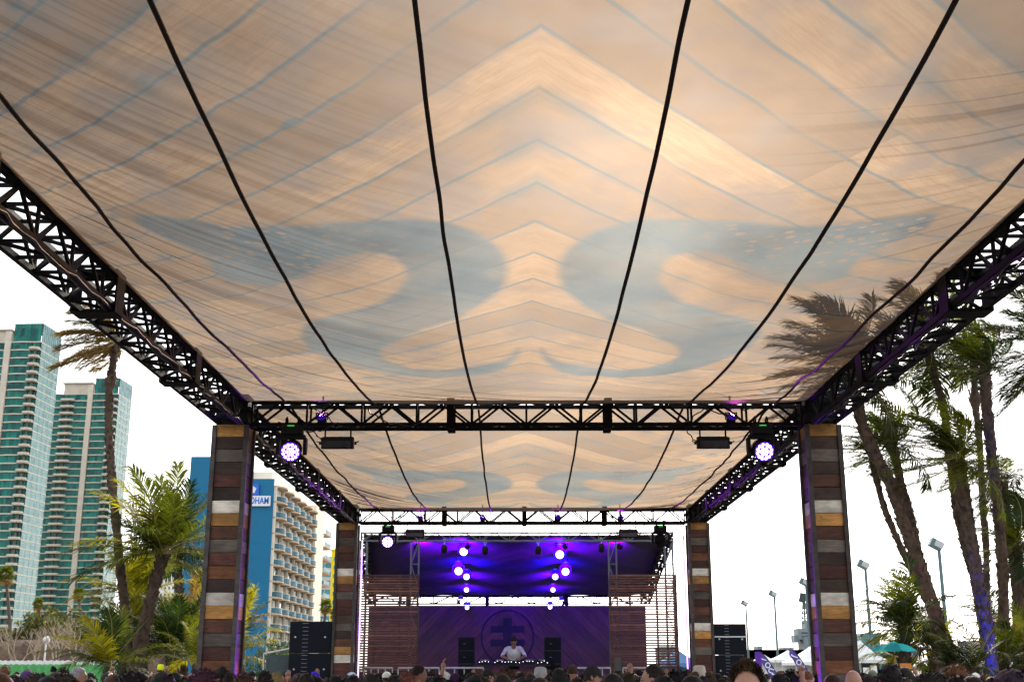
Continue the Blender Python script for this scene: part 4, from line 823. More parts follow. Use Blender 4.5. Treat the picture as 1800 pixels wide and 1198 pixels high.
# ------------------------------------------------------------------ the waterfront side
M_POLE = mat('teal grey lamp post', (.10, .17, .18), .5, .15, 3, .05, .3)
for (pt, yt, pb, d, w) in ((1311, 1062, 1317, 213, 'smallest, nearest the speaker wall'), (1362, 1046, 1369, 184, 'second smallest'), (1420, 1026, 1426, 157, 'beside the big pillar on its stage side'), (1527, 996, 1536, 130, 'just past the big pillar'), (1660, 961, 1673, 108, 'tallest, between the palm clumps')):
    b = at((pb + pt) / 2 + 2, 1160, d); zt = at(pt, yt, d).z; r = empty('flood_light_pole', (b.x, d, 0), 0, 'tall flood light pole on the waterfront, ' + w, 'light pole', 'row of flood light poles'); m = MB(); m.tube([(0, 0, 0), (0, 0, zt)], [.2, .15], 8); m.build('pole', M_POLE, r)
    m = MB(); m.box((-.25, 0, zt + .25), (1.1, .7, .75), 0, (0, .5, 0)); m.box((.1, 0, zt), (.5, .1, .1)); m.build('lamp_head', M_POLE, r); m = MB(); m.box((-.05, -.37, zt + .2), (.8, .05, .5), 0, (0, .5, 0)); m.build('lens', M_STEEL, r)
y = 260; p = at(1396, 1150, y); zt = at(1396, 1076, y).z; r = empty('street_lamp', (p.x, y, 0), 0, 'faint double armed street lamp between the flood light poles', 'street lamp'); m = MB(); m.tube([(0, 0, 0), (0, 0, zt)], [.12, .07], 6); m.build('post', M_STEEL, r)
for sx in (-1, 1): m = MB(); m.tube([(0, 0, zt - .1), (sx * 1.2, 0, zt + .25), (sx * 2.4, 0, zt + .3)], .06, 5); m.box((sx * 2.7, 0, zt + .28), (.7, .3, .15)); m.build('arm', M_STEEL, r)
# grey warship with its mast
M_SHIP = mat('warship grey', (.20, .25, .27), .6, .12, .3, .05); y = 520.0; sc = y / F_PX
p = at(1426, 1141, y); r = empty('warship', (p.x, y, 0), 0, 'grey warship island with lattice mast beyond the white tents', 'ship'); zs = at(1426, 1141, y).z
m = MB(); m.box((6, 8, zs / 2), (70, 22, zs)); m.prism([(-30, 0), (40, 0), (46, zs), (-38, zs)], -3, 19, 0, Matrix(((1, 0, 0, 0), (0, 0, 1, 0), (0, 1, 0, 0), (0, 0, 0, 1)))); m.build('hull', M_SHIP, r)
m = MB()
for bx in ((0, 0, 4.6, 12, 5.2, 0), (-1.0, 0, 6.5, 8, 4.6, 4.2), (1.3, 0, 4.2, 7, 3.6, 8.6), (4.8, 0, 8.5, 8, 1.8, 6.2), (-4.6, 0, 2.2, 7, 3.0, 3.0)): m.box((bx[0], 8, zs + bx[5] + bx[4] / 2), (bx[2], bx[3], bx[4]))
m.build('bridge', M_SHIP, r)
for k in range(2): m = MB(); m.box((0, 3.9, zs + 5.6 + k * 1.4), (5.5, .2, .6)); m.build('bridge_window', M_DKW, r)
m = MB(); zz = zs + 11
for k in range(4):
    z = zz + k * 2.2; w_ = 1.5 - k * .25
    for a, b in (((-w_, 0), (w_, 0)),): m.bar((-w_, 8, z), (w_, 8, z), .3); m.bar((-w_, 8, z), (w_ - .25, 8, z + 2.2), .22); m.bar((w_, 8, z), (-w_ + .25, 8, z + 2.2), .22); m.bar((-w_, 8, z), (-w_ + .25, 8, z + 2.2), .3); m.bar((w_, 8, z), (w_ - .25, 8, z + 2.2), .3)
m.build('mast', M_SHIP, r); m = MB(); m.box((-.4, 8, zz + 10.8), (2.8, 1.0, 4.0), 0, (0, .25, 0)); m.bar((0, 8, zz - .5), (0, 8, zz + 11), .4); m.build('radar', mat('dark radar panel', (.03, .045, .05), .5, .2, 1, 0), r)
for k in range(6): m = MB(); xx = -5 + k * 2.2; m.bar((xx, 2, zs - 3), (xx + 1.0, 2, zs + .2), .12); m.bar((xx + 2.2, 2, zs - 3), (xx + 1.0, 2, zs + .2), .12); m.build('catwalk_strut', M_SHIP, r)
# far shore buildings
for i, (pa, pb, pt, d, label) in enumerate(((1330, 1338, 1137, 700, 'small grey harbour building on the far shore beside a leaning crane'), (1340, 1372, 1144, 720, 'long low dark harbour shed on the far shore'), (1374, 1392, 1139, 740, 'gabled dark shed on the far shore beside the purple flag'), (1512, 1545, 1118, 240, 'teal roofed pavilion behind the blue parasol'), (1742, 1800, 1132, 160, 'long low grey roofed building behind the palms'), (1160, 1185, 1140, 300, 'low grey harbour building glimpsed through the slats'))):
    plain_building('harbour_building', pa, pb, pt, d, (M_SHIP, mat('slate shed', (.10, .12, .13), .8, .2, .2, 0), M_SHIP, M_TEALW, mat('grey roof building', (.22, .22, .24), .8, .1, .3, 0), M_SHIP)[i], label, 2, 3, M_DKW, 12)
# marquees
def tent(px, pw, peak, eave, y, label, mt=M_WHITE, group='white event tents'):
    x0, x1 = at(px - pw / 2, 1150, y).x, at(px + pw / 2, 1150, y).x; zp, ze = at(px, peak, y).z, at(px, eave, y).z; w = x1 - x0; r = empty('event_tent', ((x0 + x1) / 2, y, 0), 0, label, 'tent', group); h = w / 2; m = MB(); n = 10; vs = []
    for k in range(n + 1):
        f = k / n; s_ = (1 - f); z = ze + (zp - ze) * (f ** 1.35)
        for q in range(24):
            a = q / 24 * 4; i = int(a); g = a - i; c = [(-1, -1), (1, -1), (1, 1), (-1, 1), (-1, -1)]; xx = c[i][0] * (1 - g) + c[i + 1][0] * g; yy = c[i][1] * (1 - g) + c[i + 1][1] * g; vs.append((xx * h * s_ * 1.0 if k < n else 0, h + yy * h * s_ if k < n else h, z - .05 * math.sin(g * math.pi) * s_))
    m.add(vs, [(k * 24 + q, k * 24 + (q + 1) % 24, (k + 1) * 24 + (q + 1) % 24, (k + 1) * 24 + q) for k in range(n) for q in range(24)]); m.build('roof', mt, r, True)
    m = MB()
    for q in range(24):
        a0 = vs[q]; a1 = vs[(q + 1) % 24]; m.add([a0, a1, (a1[0], a1[1], ze - .28), ((a0[0] + a1[0]) / 2, (a0[1] + a1[1]) / 2, ze - .36), (a0[0], a0[1], ze - .28)], [(0, 1, 2, 3, 4)])
    m.build('valance', mt, r)
    for sx in (-1, 1):
        for yy in (0, 2 * h): m = MB(); m.bar((sx * h * .98, yy + (.05 if yy == 0 else -.05), 0), (sx * h * .98, yy, ze), .04, 6); m.build('pole', M_STEEL, r)
    m = MB(); m.box((0, 2 * h - .05, ze / 2), (w - .1, .02, ze)); m.build('back_panel', mt, r)
    return r
tent(1455, 115, 1122, 1162, 112, 'big white peaked tent behind the pillar beside the purple flags'); tent(1392, 60, 1141, 1158, 135, 'flat white tent roof between the two purple flags'); tent(1345, 36, 1148, 1160, 150, 'small pale tent beside the speaker wall and purple flag'); tent(1522, 75, 1122, 1158, 100, 'white tent just past the big pillar by the parasol')
tent(1708, 62, 1133, 1160, 96, 'white peaked tent behind the blue lit palm trunk'); tent(1779, 50, 1138, 1164, 115, 'white tent at the picture edge behind palms')
tent(1196, 70, 1140, 1163, 85, 'blue tent between the slat screen and the far pillar', mat('blue tent canvas', (.09, .20, .38), .8, .06, 1, .05), 'blue tents')
m = MB(); m.box((0, 0, 1.0), (1.4, .08, 2.0)); m.box((.25, -.05, 1.45), (.5, .02, .7), 1); m.box((-.35, -.05, 1.4), (.5, .02, .5), 1); tag(m.build('menu_board', [M_DARKCASE, M_WHITE], None, loc=(at(1529, 1160, 98).x, 98, 0)), 'dark menu board with pale panels under the white tent', 'sign')
# feather flags
M_FLAG = mat('purple flag cloth', (.085, .06, .32), .75, .12, 3, .05)
def feather(px, pt, y, label, word, group='purple feather flags'):
    b = at(px, 1180, y); zt = at(px - 10, pt, y).z; r = empty('feather_flag', (b.x, y, 0), 0, label, 'flag', group); w = .62; vs = []; n = 24
    def edge(f): return .3 - 1.05 * f - .35 * f ** 4            # the bowed pole on the palm side of the cloth
    for k in range(n + 1):
        f = k / n; z = .45 + (zt - .45) * f; c = w * (1 if f < .8 else 1 - .75 * ((f - .8) / .2) ** 2); vs += [(edge(f) - c, .04 * math.sin(f * 9), z), (edge(f), 0, z)]
    m = MB(); m.add(vs, [(2 * k, 2 * k + 1, 2 * k + 3, 2 * k + 2) for k in range(n)]); o = m.build('cloth', M_FLAG, r); o.modifiers.new('thickness', 'SOLIDIFY').thickness = .006
    m = MB(); m.tube([(.34, 0, 0)] + [(vs[2 * k + 1][0] + .015, .0, vs[2 * k + 1][2]) for k in range(n + 1)], .025, 6); m.build('pole', M_BLACK, r)
    for i, ch in enumerate(word):
        z = zt - .5 - i * .40; f = (z - .45) / (zt - .45)
        if z > .6: text('lettering', ch, .55, M_SIGNW, r, (edge(f) - w * .5, -.07, z), (math.pi / 2, math.pi / 2 + .32, 0), .004)
    return r
feather(1366, 1146, 92, 'purple feather flag with white letters, nearer the speaker wall', 'JOUKBO'); feather(1422, 1141, 92, 'purple feather flag with white letters, in front of the white tent', 'JOUKBO')
m = MB(); m.box((0, 0, 1.05), (.14, .1, 2.1)); tag(m.build('purple_pillar_sign', mat('violet vinyl', (.12, .01, .45), .5, .1, 3, 0), None, loc=(at(1333, 1160, 31).x, 31, 0)), 'narrow violet upright sign beside the speaker wall', 'sign')
# pale blue parasol
y = 30.0; p = at(1574, 1165, y); zt, zr = at(1574, 1131, y).z, at(1574, 1142, y).z; rad = 38 * y / F_PX; r = empty('parasol', (p.x, y, 0), 0, 'turquoise market parasol on a wooden pole among the palms', 'parasol'); M_TURQ = leafmat('turquoise parasol cloth', (.06, .60, .75), .5)
m = MB(); n = 8
for k in range(n):
    a0, a1 = 2 * math.pi * k / n, 2 * math.pi * (k + 1) / n; P0, P1 = Vector((math.cos(a0) * rad, math.sin(a0) * rad, zr)), Vector((math.cos(a1) * rad, math.sin(a1) * rad, zr)); tp = Vector((0, 0, zt)); mid = (P0 + P1) / 2; rows = []
    for j in range(6):
        f = j / 5
        for q in range(5): g = q / 4; b_ = P0.lerp(P1, g).lerp(tp, f); b_.z += .07 * math.sin(math.pi * f) - .04 * math.sin(math.pi * g) * (1 - f); rows.append(b_)
    m.add(rows, [(j * 5 + q, j * 5 + q + 1, (j + 1) * 5 + q + 1, (j + 1) * 5 + q) for j in range(5) for q in range(4)])
m.build('canopy', M_TURQ, r, True); m = MB(); m.lathe([(.16, zt - .03), (.1, zt + .03), (.02, zt + .06)], 8); m.build('vent_cap', M_TURQ, r)
m = MB(); m.tube([(0, 0, 0), (0, 0, zt)], .022, 8); m.build('pole', BOARD['g'], r)
for k in range(n): a0 = 2 * math.pi * k / n; m = MB(); m.bar((0, 0, zr - .12), (math.cos(a0) * rad * .55, math.sin(a0) * rad * .55, zr + (zt - zr) * .42), .009); m.build('rib', BOARD['d'], r)
# dark surfboard-shaped sign with yellow letters
y = 33.0; p = at(1683, 1165, y); zt = at(1676, 1080, y).z; r = empty('board_sign', (p.x, y, 0), 0, 'tall dark pointed sign with yellow letters among the palms', 'sign'); h = zt; m = MB(); pts = []
for k in range(25):
    f = k / 24; pts.append((.30 * math.sin(math.pi * min(f * .62 + .38, 1)) ** .7 if f > 0 else .25, h * f))
poly = [(x_, z_) for x_, z_ in pts] + [(-x_, z_) for x_, z_ in reversed(pts[:-1])]; m.prism(poly, -.03, .03, 0, Matrix(((1, 0, 0, 0), (0, 0, -1, 0), (0, 1, 0, 0), (0, 0, 0, 1)))); m.build('board', mat('dark slate board', (.035, .05, .06), .5, .2, 3, 0), r); M_YL = mat('yellow paint', (.80, .65, .0), .6, .05, 3, 0)
r.rotation_euler = (0, -.10, 0)
for ch, py_, sz in (('BE', 1104, .40), ('w', 1119, .30), ('A', 1130, .26), ('M', 1146, .52)): text('lettering', ch, sz, M_YL, r, (0, -.04, at(1683, py_, y).z), (math.pi / 2, 0, 0), .006)
# ------------------------------------------------------------------ palms
WIND = Vector((-1, .1, .05))
def palm_bark(name, c1, c2):
    t = NT(name); v = t.coord(); n = t.noise(v, 7, 5, .65); g = t.n('NewGeometry'); k = t.math('ADD', t.math('MULTIPLY', n, .8), t.math('MULTIPLY', g.outputs['Random Per Island'], .45))
    return t.pbr(t.mix(t.ramp(k, .3, .9), (*c1, 1), (*c2, 1)), .92, t.noise(v, 30, 4), .6, .02)
M_BARK = palm_bark('shaggy palm bark', (.022, .014, .011), (.13, .082, .055)); M_BARK2 = palm_bark('grey palm bark', (.035, .027, .023), (.14, .115, .095))
FR = {'g': leafmat('palm green', (.12, .135, .012)), 'd': leafmat('deep palm green', (.024, .045, .014)), 'y': leafmat('bright yellow palm', (.32, .27, .02), .5), 'b': leafmat('dry golden frond', (.30, .18, .06), .3), 's': leafmat('wind burnt dark frond', (.05, .055, .018), .3)}  # y is a brighter, yellower leaf colour
M_RACH = mat('palm leaf rib', (.25, .19, .06), .6, .2, 8, 0)
def frond_mesh(d, L_, wind, grav, mt, nl=44, ll=.36, vee=.25, wid=.019):
    """feather leaf: bent rib with two rows of narrow leaflets, built around its own base"""
    m = MB(); d = Vector(d).normalized(); p = Vector((0, 0, 0)); n = 16; ds = L_ / n; pts = [p.copy()]; dirs = [d.copy()]
    for i in range(n):
        f = i / n; d = (d + (Vector((0, 0, -1)) * grav * (.35 + f) + WIND * wind * (.3 + f)) * (1.6 / n)).normalized(); p = p + d * ds; pts.append(p.copy()); dirs.append(d.copy())
    m.tube(pts, [.022 * L_ / 2.2 * (1 - .85 * i / n) + .003 for i in range(n + 1)], 4, 1)
    for k in range(nl):
        s = .13 + .87 * (k + .5) / nl; fi = s * n; i = min(int(fi), n - 1); g = fi - i; b = pts[i].lerp(pts[i + 1], g); dd = dirs[i].lerp(dirs[i + 1], g).normalized()
        side = dd.cross(Vector((0, 0, 1))); side = side.normalized() if side.length > .05 else Vector((0, 1, 0)); up = side.cross(dd)
        l = L_ * ll * (math.sin(math.pi * min(1, .12 + .80 * s)) ** .7) * random.uniform(.8, 1.12)
        for sg in (-1, 1):
            ang = R(62 - 34 * s + random.uniform(-7, 7)); ld = (side * sg * math.sin(ang) + dd * math.cos(ang) + up * vee * random.uniform(.3, 1.5) + WIND * wind * .35 + Vector((0, 0, -.25 * grav))).normalized()
            w = ld.cross(up + Vector((.01, .02, 0))).normalized() * (wid * L_ / 2 * random.uniform(.8, 1.2)); mid = b + ld * l * .45; tip = b + ld * l + Vector((0, 0, -random.uniform(.0, .45) * l)) + WIND * (wind * .12 * l)
            m.add([b - w * .4, mid - w, tip, mid + w, b + w * .4], [(0, 1, 2, 3, 4)], 0)
    return m.mesh('frond', [mt, M_RACH])
def spline(P, n):
    P = [P[0]] + list(P) + [P[-1]]; out = []
    for i in range(1, len(P) - 2):
        for k in range(n):
            t = k / n; a, b, c, d = P[i - 1], P[i], P[i + 1], P[i + 2]; out.append(.5 * ((2 * b) + (c - a) * t + (2 * a - 5 * b + 4 * c - d) * t * t + (3 * b - a - 3 * c + d) * t ** 3))
    out.append(P[-2]); return out
def palm(path, Y, wpx, label, n=26, lpx=90, wind=.6, grav=.55, mix_='ggd', bark=None, knob=None, elev=(-40, 80), az=None, group='feather palms', ll=.37, shag=1.15, nl=46, toground=True):
    bark = bark or M_BARK; P = [at(px, py, Y) for px, py in path]
    if toground:
        a, b = P[0], P[1]; d = (a - b); k = a.z / max(-d.z, .05) if d.z < 0 else 0; g = Vector((a.x + max(-.5, min(.5, d.x * k)), Y, -.05)); P = [g] + P if a.z > .15 else [Vector((a.x, Y, -.05))] + P[1:]
    base = Vector((P[0].x, Y, 0)); r = empty('palm_tree', base, 0, label, 'palm tree', group); P = [q - base for q in P]; C = spline(P, 10); m = MB(); N_ = len(C); Lt = sum((C[i + 1] - C[i]).length for i in range(N_ - 1)); r0, r1 = wpx[0] * .44 * Y / F_PX, wpx[1] * .42 * Y / F_PX
    rad = [(r0 + (r1 - r0) * i / (N_ - 1)) * (1 + .10 * random.uniform(-1, 1)) for i in range(N_)]
    if knob is not None:
        for i in range(N_): rad[i] *= 1 + 1.0 * math.exp(-((i / (N_ - 1) - knob) / .02) ** 2)
    for i in range(N_): rad[i] *= 1 + .22 * math.exp(-((i / (N_ - 1) - 1) / .06) ** 2)
    m.tube(C, rad, 12, 0)
    ns = int(Lt / .085 * 5 * shag)          # cut leaf bases all round the trunk
    for k in range(ns):
        f = random.random(); fi = f * (N_ - 1); i = min(int(fi), N_ - 2); c = C[i].lerp(C[i + 1], fi - i); t = (C[i + 1] - C[i]).normalized(); u = t.cross(Vector((0, 1, .1))).normalized(); w = t.cross(u); a = random.uniform(0, 6.283); o = u * math.cos(a) + w * math.sin(a); s_ = u * -math.sin(a) + w * math.cos(a); rr_ = rad[i] * .93; q = c + o * rr_; z = random.uniform(.07, .15) * (.5 + r0 * 3); e = random.uniform(.22, .5) * z * (1 + (f > .9))
        m.add([q - s_ * z * .55 - t * z * .3, q + s_ * z * .55 - t * z * .3, q + t * z * .9 + o * e + s_ * z * .2, q + t * z * .9 + o * e - s_ * z * .2, q + t * z * .75 + o * .0], [(0, 1, 2, 3), (1, 4, 2), (0, 3, 4), (3, 2, 4)], 0)
    m.build('trunk', bark, r, False)
    top = C[-1]; L0 = 1.2 * lpx * Y / F_PX
    for k in range(n):
        a = 2 * math.pi * (k * .382 + random.uniform(-.06, .06)) if az is None else random.uniform(*az); f = (k + .5) / n; el = R(elev[0] + (elev[1] - elev[0]) * f + random.uniform(-8, 8)); d = Vector((math.cos(a) * math.cos(el), math.sin(a) * math.cos(el), math.sin(el)))
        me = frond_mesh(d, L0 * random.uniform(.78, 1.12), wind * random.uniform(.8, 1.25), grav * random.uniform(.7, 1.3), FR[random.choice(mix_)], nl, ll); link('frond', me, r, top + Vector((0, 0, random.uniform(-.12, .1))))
    return r
B2 = 'palms beside the crowd'
# city side
palm([(226, 1125), (219, 1060), (211, 990), (203, 905), (195, 820), (191, 740), (193, 680), (199, 640), (205, 600)], 38, (19, 12), 'tall bent palm with dry golden fronds blown over the glass towers', 20, 100, 1.5, .6, 'bbbbg', None, .80, (-35, 75), shag=.7, az=(R(95), R(265)), group=B2)
palm([(240, 1168), (249, 1120), (262, 1065), (278, 1005), (286, 975)], 37, (30, 19), 'leaning green palm with thick scaly trunk, beside the hotel side pillar', 34, 128, .25, .50, 'ggydg', None, None, (-12, 84), group=B2, nl=44, ll=.34, shag=1.3)
palm([(246, 1110), (243, 1075), (240, 1050)], 41, (20, 17), 'short yellow green palm behind the leaning green palm', 24, 92, .3, .5, 'gyyg', None, None, (-5, 80), group=B2, nl=40, ll=.36)
palm([(318, 1100), (315, 1040), (312, 985), (311, 960)], 48, (19, 16), 'grey trunked palm standing before the blue hotel wall', 26, 82, .3, .6, 'dddg', M_BARK2, None, (-35, 75), group=B2)
for i, (px, py, Y, L_, n, mx_, lab) in enumerate(((190, 1172, 34, 92, 20, 'ddgy', 'low fan of palm fronds in front of the green fence'), (215, 1140, 40, 95, 22, 'dgyy', 'bushy young palm at the foot of the tall bent palm'), (300, 1150, 39, 100, 26, 'dddg', 'dark bushy palm at the foot of the leaning green palm'), (322, 1128, 43, 95, 22, 'gyyb', 'yellowing young palm behind the pillar foot, city side'), (345, 1160, 33, 70, 18, 'gyyg', 'small bright young palm touching the pillar foot'), (405, 1150, 40, 88, 26, 'gyyd', 'bushy yellow green palm between the pillar and the speaker wall'), (415, 1105, 46, 72, 18, 'yygb', 'arching yellow palm in front of the blue wall'))):
    b = at(px, py, Y); palm([(px, 1185), (px, py)], Y, (18, 14), lab, n, L_, .3, .62, mx_, None, None, (8, 82), group='low bushy palms', nl=40, ll=.33, toground=False)
# waterfront side
palm([(1655, 1150), (1644, 1078), (1619, 1005), (1592, 930), (1565, 850), (1540, 802), (1518, 753), (1505, 700), (1492, 648)], 33, (27, 19), 'thick leaning palm whose crown shows through the shade fabric', 34, 128, .8, .3, 'dds', None, None, (-45, 85), group=B2)
palm([(1640, 1085), (1622, 1043), (1605, 1007), (1575, 942), (1552, 885), (1538, 830), (1531, 795)], 37, (15, 11), 'thin palm trunk leaning beside the thick leaning palm', 20, 62, .8, .5, 'dsg', None, None, (-40, 75), group=B2, shag=.6)
palm([(1650, 1120), (1632, 1040), (1612, 965), (1597, 897), (1585, 858), (1576, 812), (1568, 785)], 35, (21, 14), 'mid height palm with wind tossed crown just past the big pillar', 24, 84, 1.2, .2, 'dsgg', None, None, (-30, 85), group=B2)
palm([(1735, 1150), (1716, 1030), (1700, 970), (1683, 900), (1669, 800), (1658, 715), (1641, 655), (1630, 605)], 36, (17, 14), 'tall palm whose dark top crosses the edge truss', 24, 112, .9, .4, 'dsg', None, None, (-55, 80), group=B2)
palm([(1744, 1175), (1732, 1085), (1719, 1019), (1709, 960), (1700, 905), (1691, 850), (1684, 805)], 32, (24, 23), 'palm with a blue lit trunk and big ragged crown', 28, 100, 1.25, .2, 'dsgg', None, None, (-35, 85), group=B2, shag=1.3)
palm([(1742, 1150), (1735, 1050), (1733, 960), (1727, 880), (1722, 778), (1714, 704), (1712, 634)], 40, (13, 12), 'slender tall palm with a knobbed trunk', 22, 84, 1.3, .3, 'dgs', None, .86, (-45, 80), group=B2, shag=.7)
palm([(1760, 1160), (1764, 1050), (1758, 930), (1748, 845), (1741, 775), (1734, 710), (1731, 650)], 34, (22, 19), 'tall palm beside the knobbed one, narrow swept crown', 20, 80, 1.2, .2, 'dsg', None, None, (0, 88), group=B2)
palm([(1788, 1160), (1786, 1040), (1776, 950), (1768, 880), (1762, 850)], 38, (17, 14), 'palm with drooping fronds near the picture edge', 18, 82, .4, .9, 'dgs', None, None, (-50, 70), group=B2)
palm([(1797, 1165), (1795, 1080), (1792, 1000), (1789, 960)], 36, (16, 16), 'shorter palm at the picture edge with curled crown', 22, 78, 1.0, .4, 'dgs', None, None, (-50, 85), group=B2)
palm([(1900, 1160), (1880, 900), (1862, 700), (1858, 610)], 30, (26, 20), 'palm outside the picture whose fronds reach in above the others', 30, 125, .6, .4, 'dds', None, None, (-60, 80), group=B2)
for i, (px, py, Y, L_, n, mx_, lab) in enumerate(((1590, 1105, 31, 84, 30, 'ddgg', 'low dark palm spreading behind the parasol'), (1640, 1145, 35, 70, 22, 'ddg', 'low palm at the foot of the thick leaning palm'), (1712, 1172, 30, 58, 16, 'dds', 'spiky young palm in front of the white tent'), (1765, 1165, 33, 62, 22, 'dgg', 'low palm between trunks near the picture edge'), (1740, 1095, 42, 60, 14, 'dgs', 'small palm behind the blue lit trunk'), (1800, 1150, 35, 70, 20, 'dgb', 'low palm at the picture edge'), (1588, 1158, 34, 66, 18, 'ygg', 'bright low palm under the parasol'), (1672, 1168, 31, 50, 14, 'dds', 'low palm below the dark pointed sign'))):
    palm([(px, 1188), (px, py)], Y, (22, 18), lab, n, L_ * 1.12, .45, .95, mx_, None, None, (2, 84), group='low bushy palms', nl=40, ll=.34, toground=False)
ul = Vector((at(1756, 1190, 31).x, 31.0, 0)); uplight(ul, at(1733, 1105, 32) - ul, 1100, 'blue uplight at the foot of the ragged crowned palm', (.0, .02, 1), 26)
uplight((at(1652, 1190, 31).x, 31.0, 0), (.0, .45, 1), 45, 'magenta uplight at the foot of the thick leaning palm', (1, .05, .7), 40)
# small fan palms in the streets behind
def fan_leaf():
    m = MB(); m.bar((0, 0, 0), (0, .5, .12), .014, 4, 1, .008); c = Vector((0, .5, .12))
    for k in range(17):
        a = R(-110 + 220 * k / 16); t = c + Vector((math.sin(a) * .5, math.cos(a) * .5, -.16 * (1 - math.cos(a)) - .1)); md = c.lerp(t, .55) + Vector((0, 0, .05)); w = Vector((math.cos(a), -math.sin(a), 0)) * .045
        m.add([c, md - w, t, md + w], [(0, 1, 2, 3)], 0)
    return m.mesh('fan_leaf', [FR['g'], M_RACH])
FL = [fan_leaf() for _ in range(2)]; FLD = fan_leaf(); FLD.materials[0] = FR['b']
for px, top, Y, rp, lab in ((10, 1012, 120, 19, 'fan palm at the picture edge before the tower'), (67, 1062, 130, 13, 'small fan palm before the second tower podium'), (138, 1044, 125, 14, 'fan palm leaning beside the yellow frond'), (345, 1026, 110, 14, 'fan palm against the blue hotel wall, city side of the pillar'), (428, 1028, 112, 15, 'fan palm against the blue hotel wall, beside the pillar'), (573, 1066, 118, 15, 'fan palm below the yellow building'), (588, 1078, 124, 11, 'small fan palm between the yellow building and speaker wall')):
    b = at(px, 1160, Y); t = at(px, top, Y); r = empty('fan_palm', (b.x + random.uniform(-.6, .6), Y, 0), 0, lab, 'palm tree', 'street fan palms'); tp = t - r.location; rr_ = rp * Y / F_PX; m = MB(); m.tube(spline([Vector((0, 0, 0)), Vector((tp.x * .3, 0, tp.z * .5)), Vector((tp.x, 0, tp.z))], 8), [.22 - .006 * k for k in range(17)], 8); m.build('trunk', M_BARK2, r)
    for k in range(34):
        f = k / 33; dead = f < .22; o = link('fan_leaf', FLD if dead else FL[k % 2], r, tp, (R(-75 + 150 * f + random.uniform(-10, 10)), 0, k * 2.4), scale=rr_ * random.uniform(.85, 1.1))
# ------------------------------------------------------------------ people
def person_mat(name, kind):
    t = NT(name); oi = t.n('ObjectInfo'); v = t.coord()
    if kind == 'skin':
        c = t.mix(t.ramp(oi.outputs['Random'], 0, 1), (.44, .24, .17, 1), (.24, .115, .07, 1)); c = t.mix(t.ramp(t.noise(v, 14, 3), .4, .65, 0, .35), c, (.42, .17, .13, 1)); return t.pbr(c, .5, t.noise(v, 120, 2), .12, .002, Subsurface_Weight=.12, Subsurface_Scale=.01)
    if kind == 'shirt':
        n = t.noise(v, 9, 4); return t.pbr(t.mix(1.0, oi.outputs['Color'], t.ramp(n, .3, .7, .75, 1.2), 'MULTIPLY'), .85, n, .5, .02)
    if kind == 'hair':
        n = t.noise(t.scale(v, (30, 30, 7)), 3, 4, .7); return t.pbr(t.mix(1.0, oi.outputs['Color'], t.ramp(n, .25, .75, .45, 1.5), 'MULTIPLY'), .7, n, .5, .004, Specular_IOR_Level=.25)
P_SKIN, P_SHIRT, P_HAIR = person_mat('skin', 'skin'), person_mat('shirt cloth', 'shirt'), person_mat('hair strands', 'hair')
P_TROU = mat('dark denim', (.02, .026, .045), .9, .3, 8, .3, rand=.5); P_SHOE = mat('shoe rubber', (.05, .05, .05), .7, .2, 8, .1, rand=.5); P_EYE = mat('dark eye', (.02, .014, .012), .2, .1, 8, 0); P_CAPC = person_mat('cap cotton', 'shirt'); P_CAPC.name = 'cap cotton'
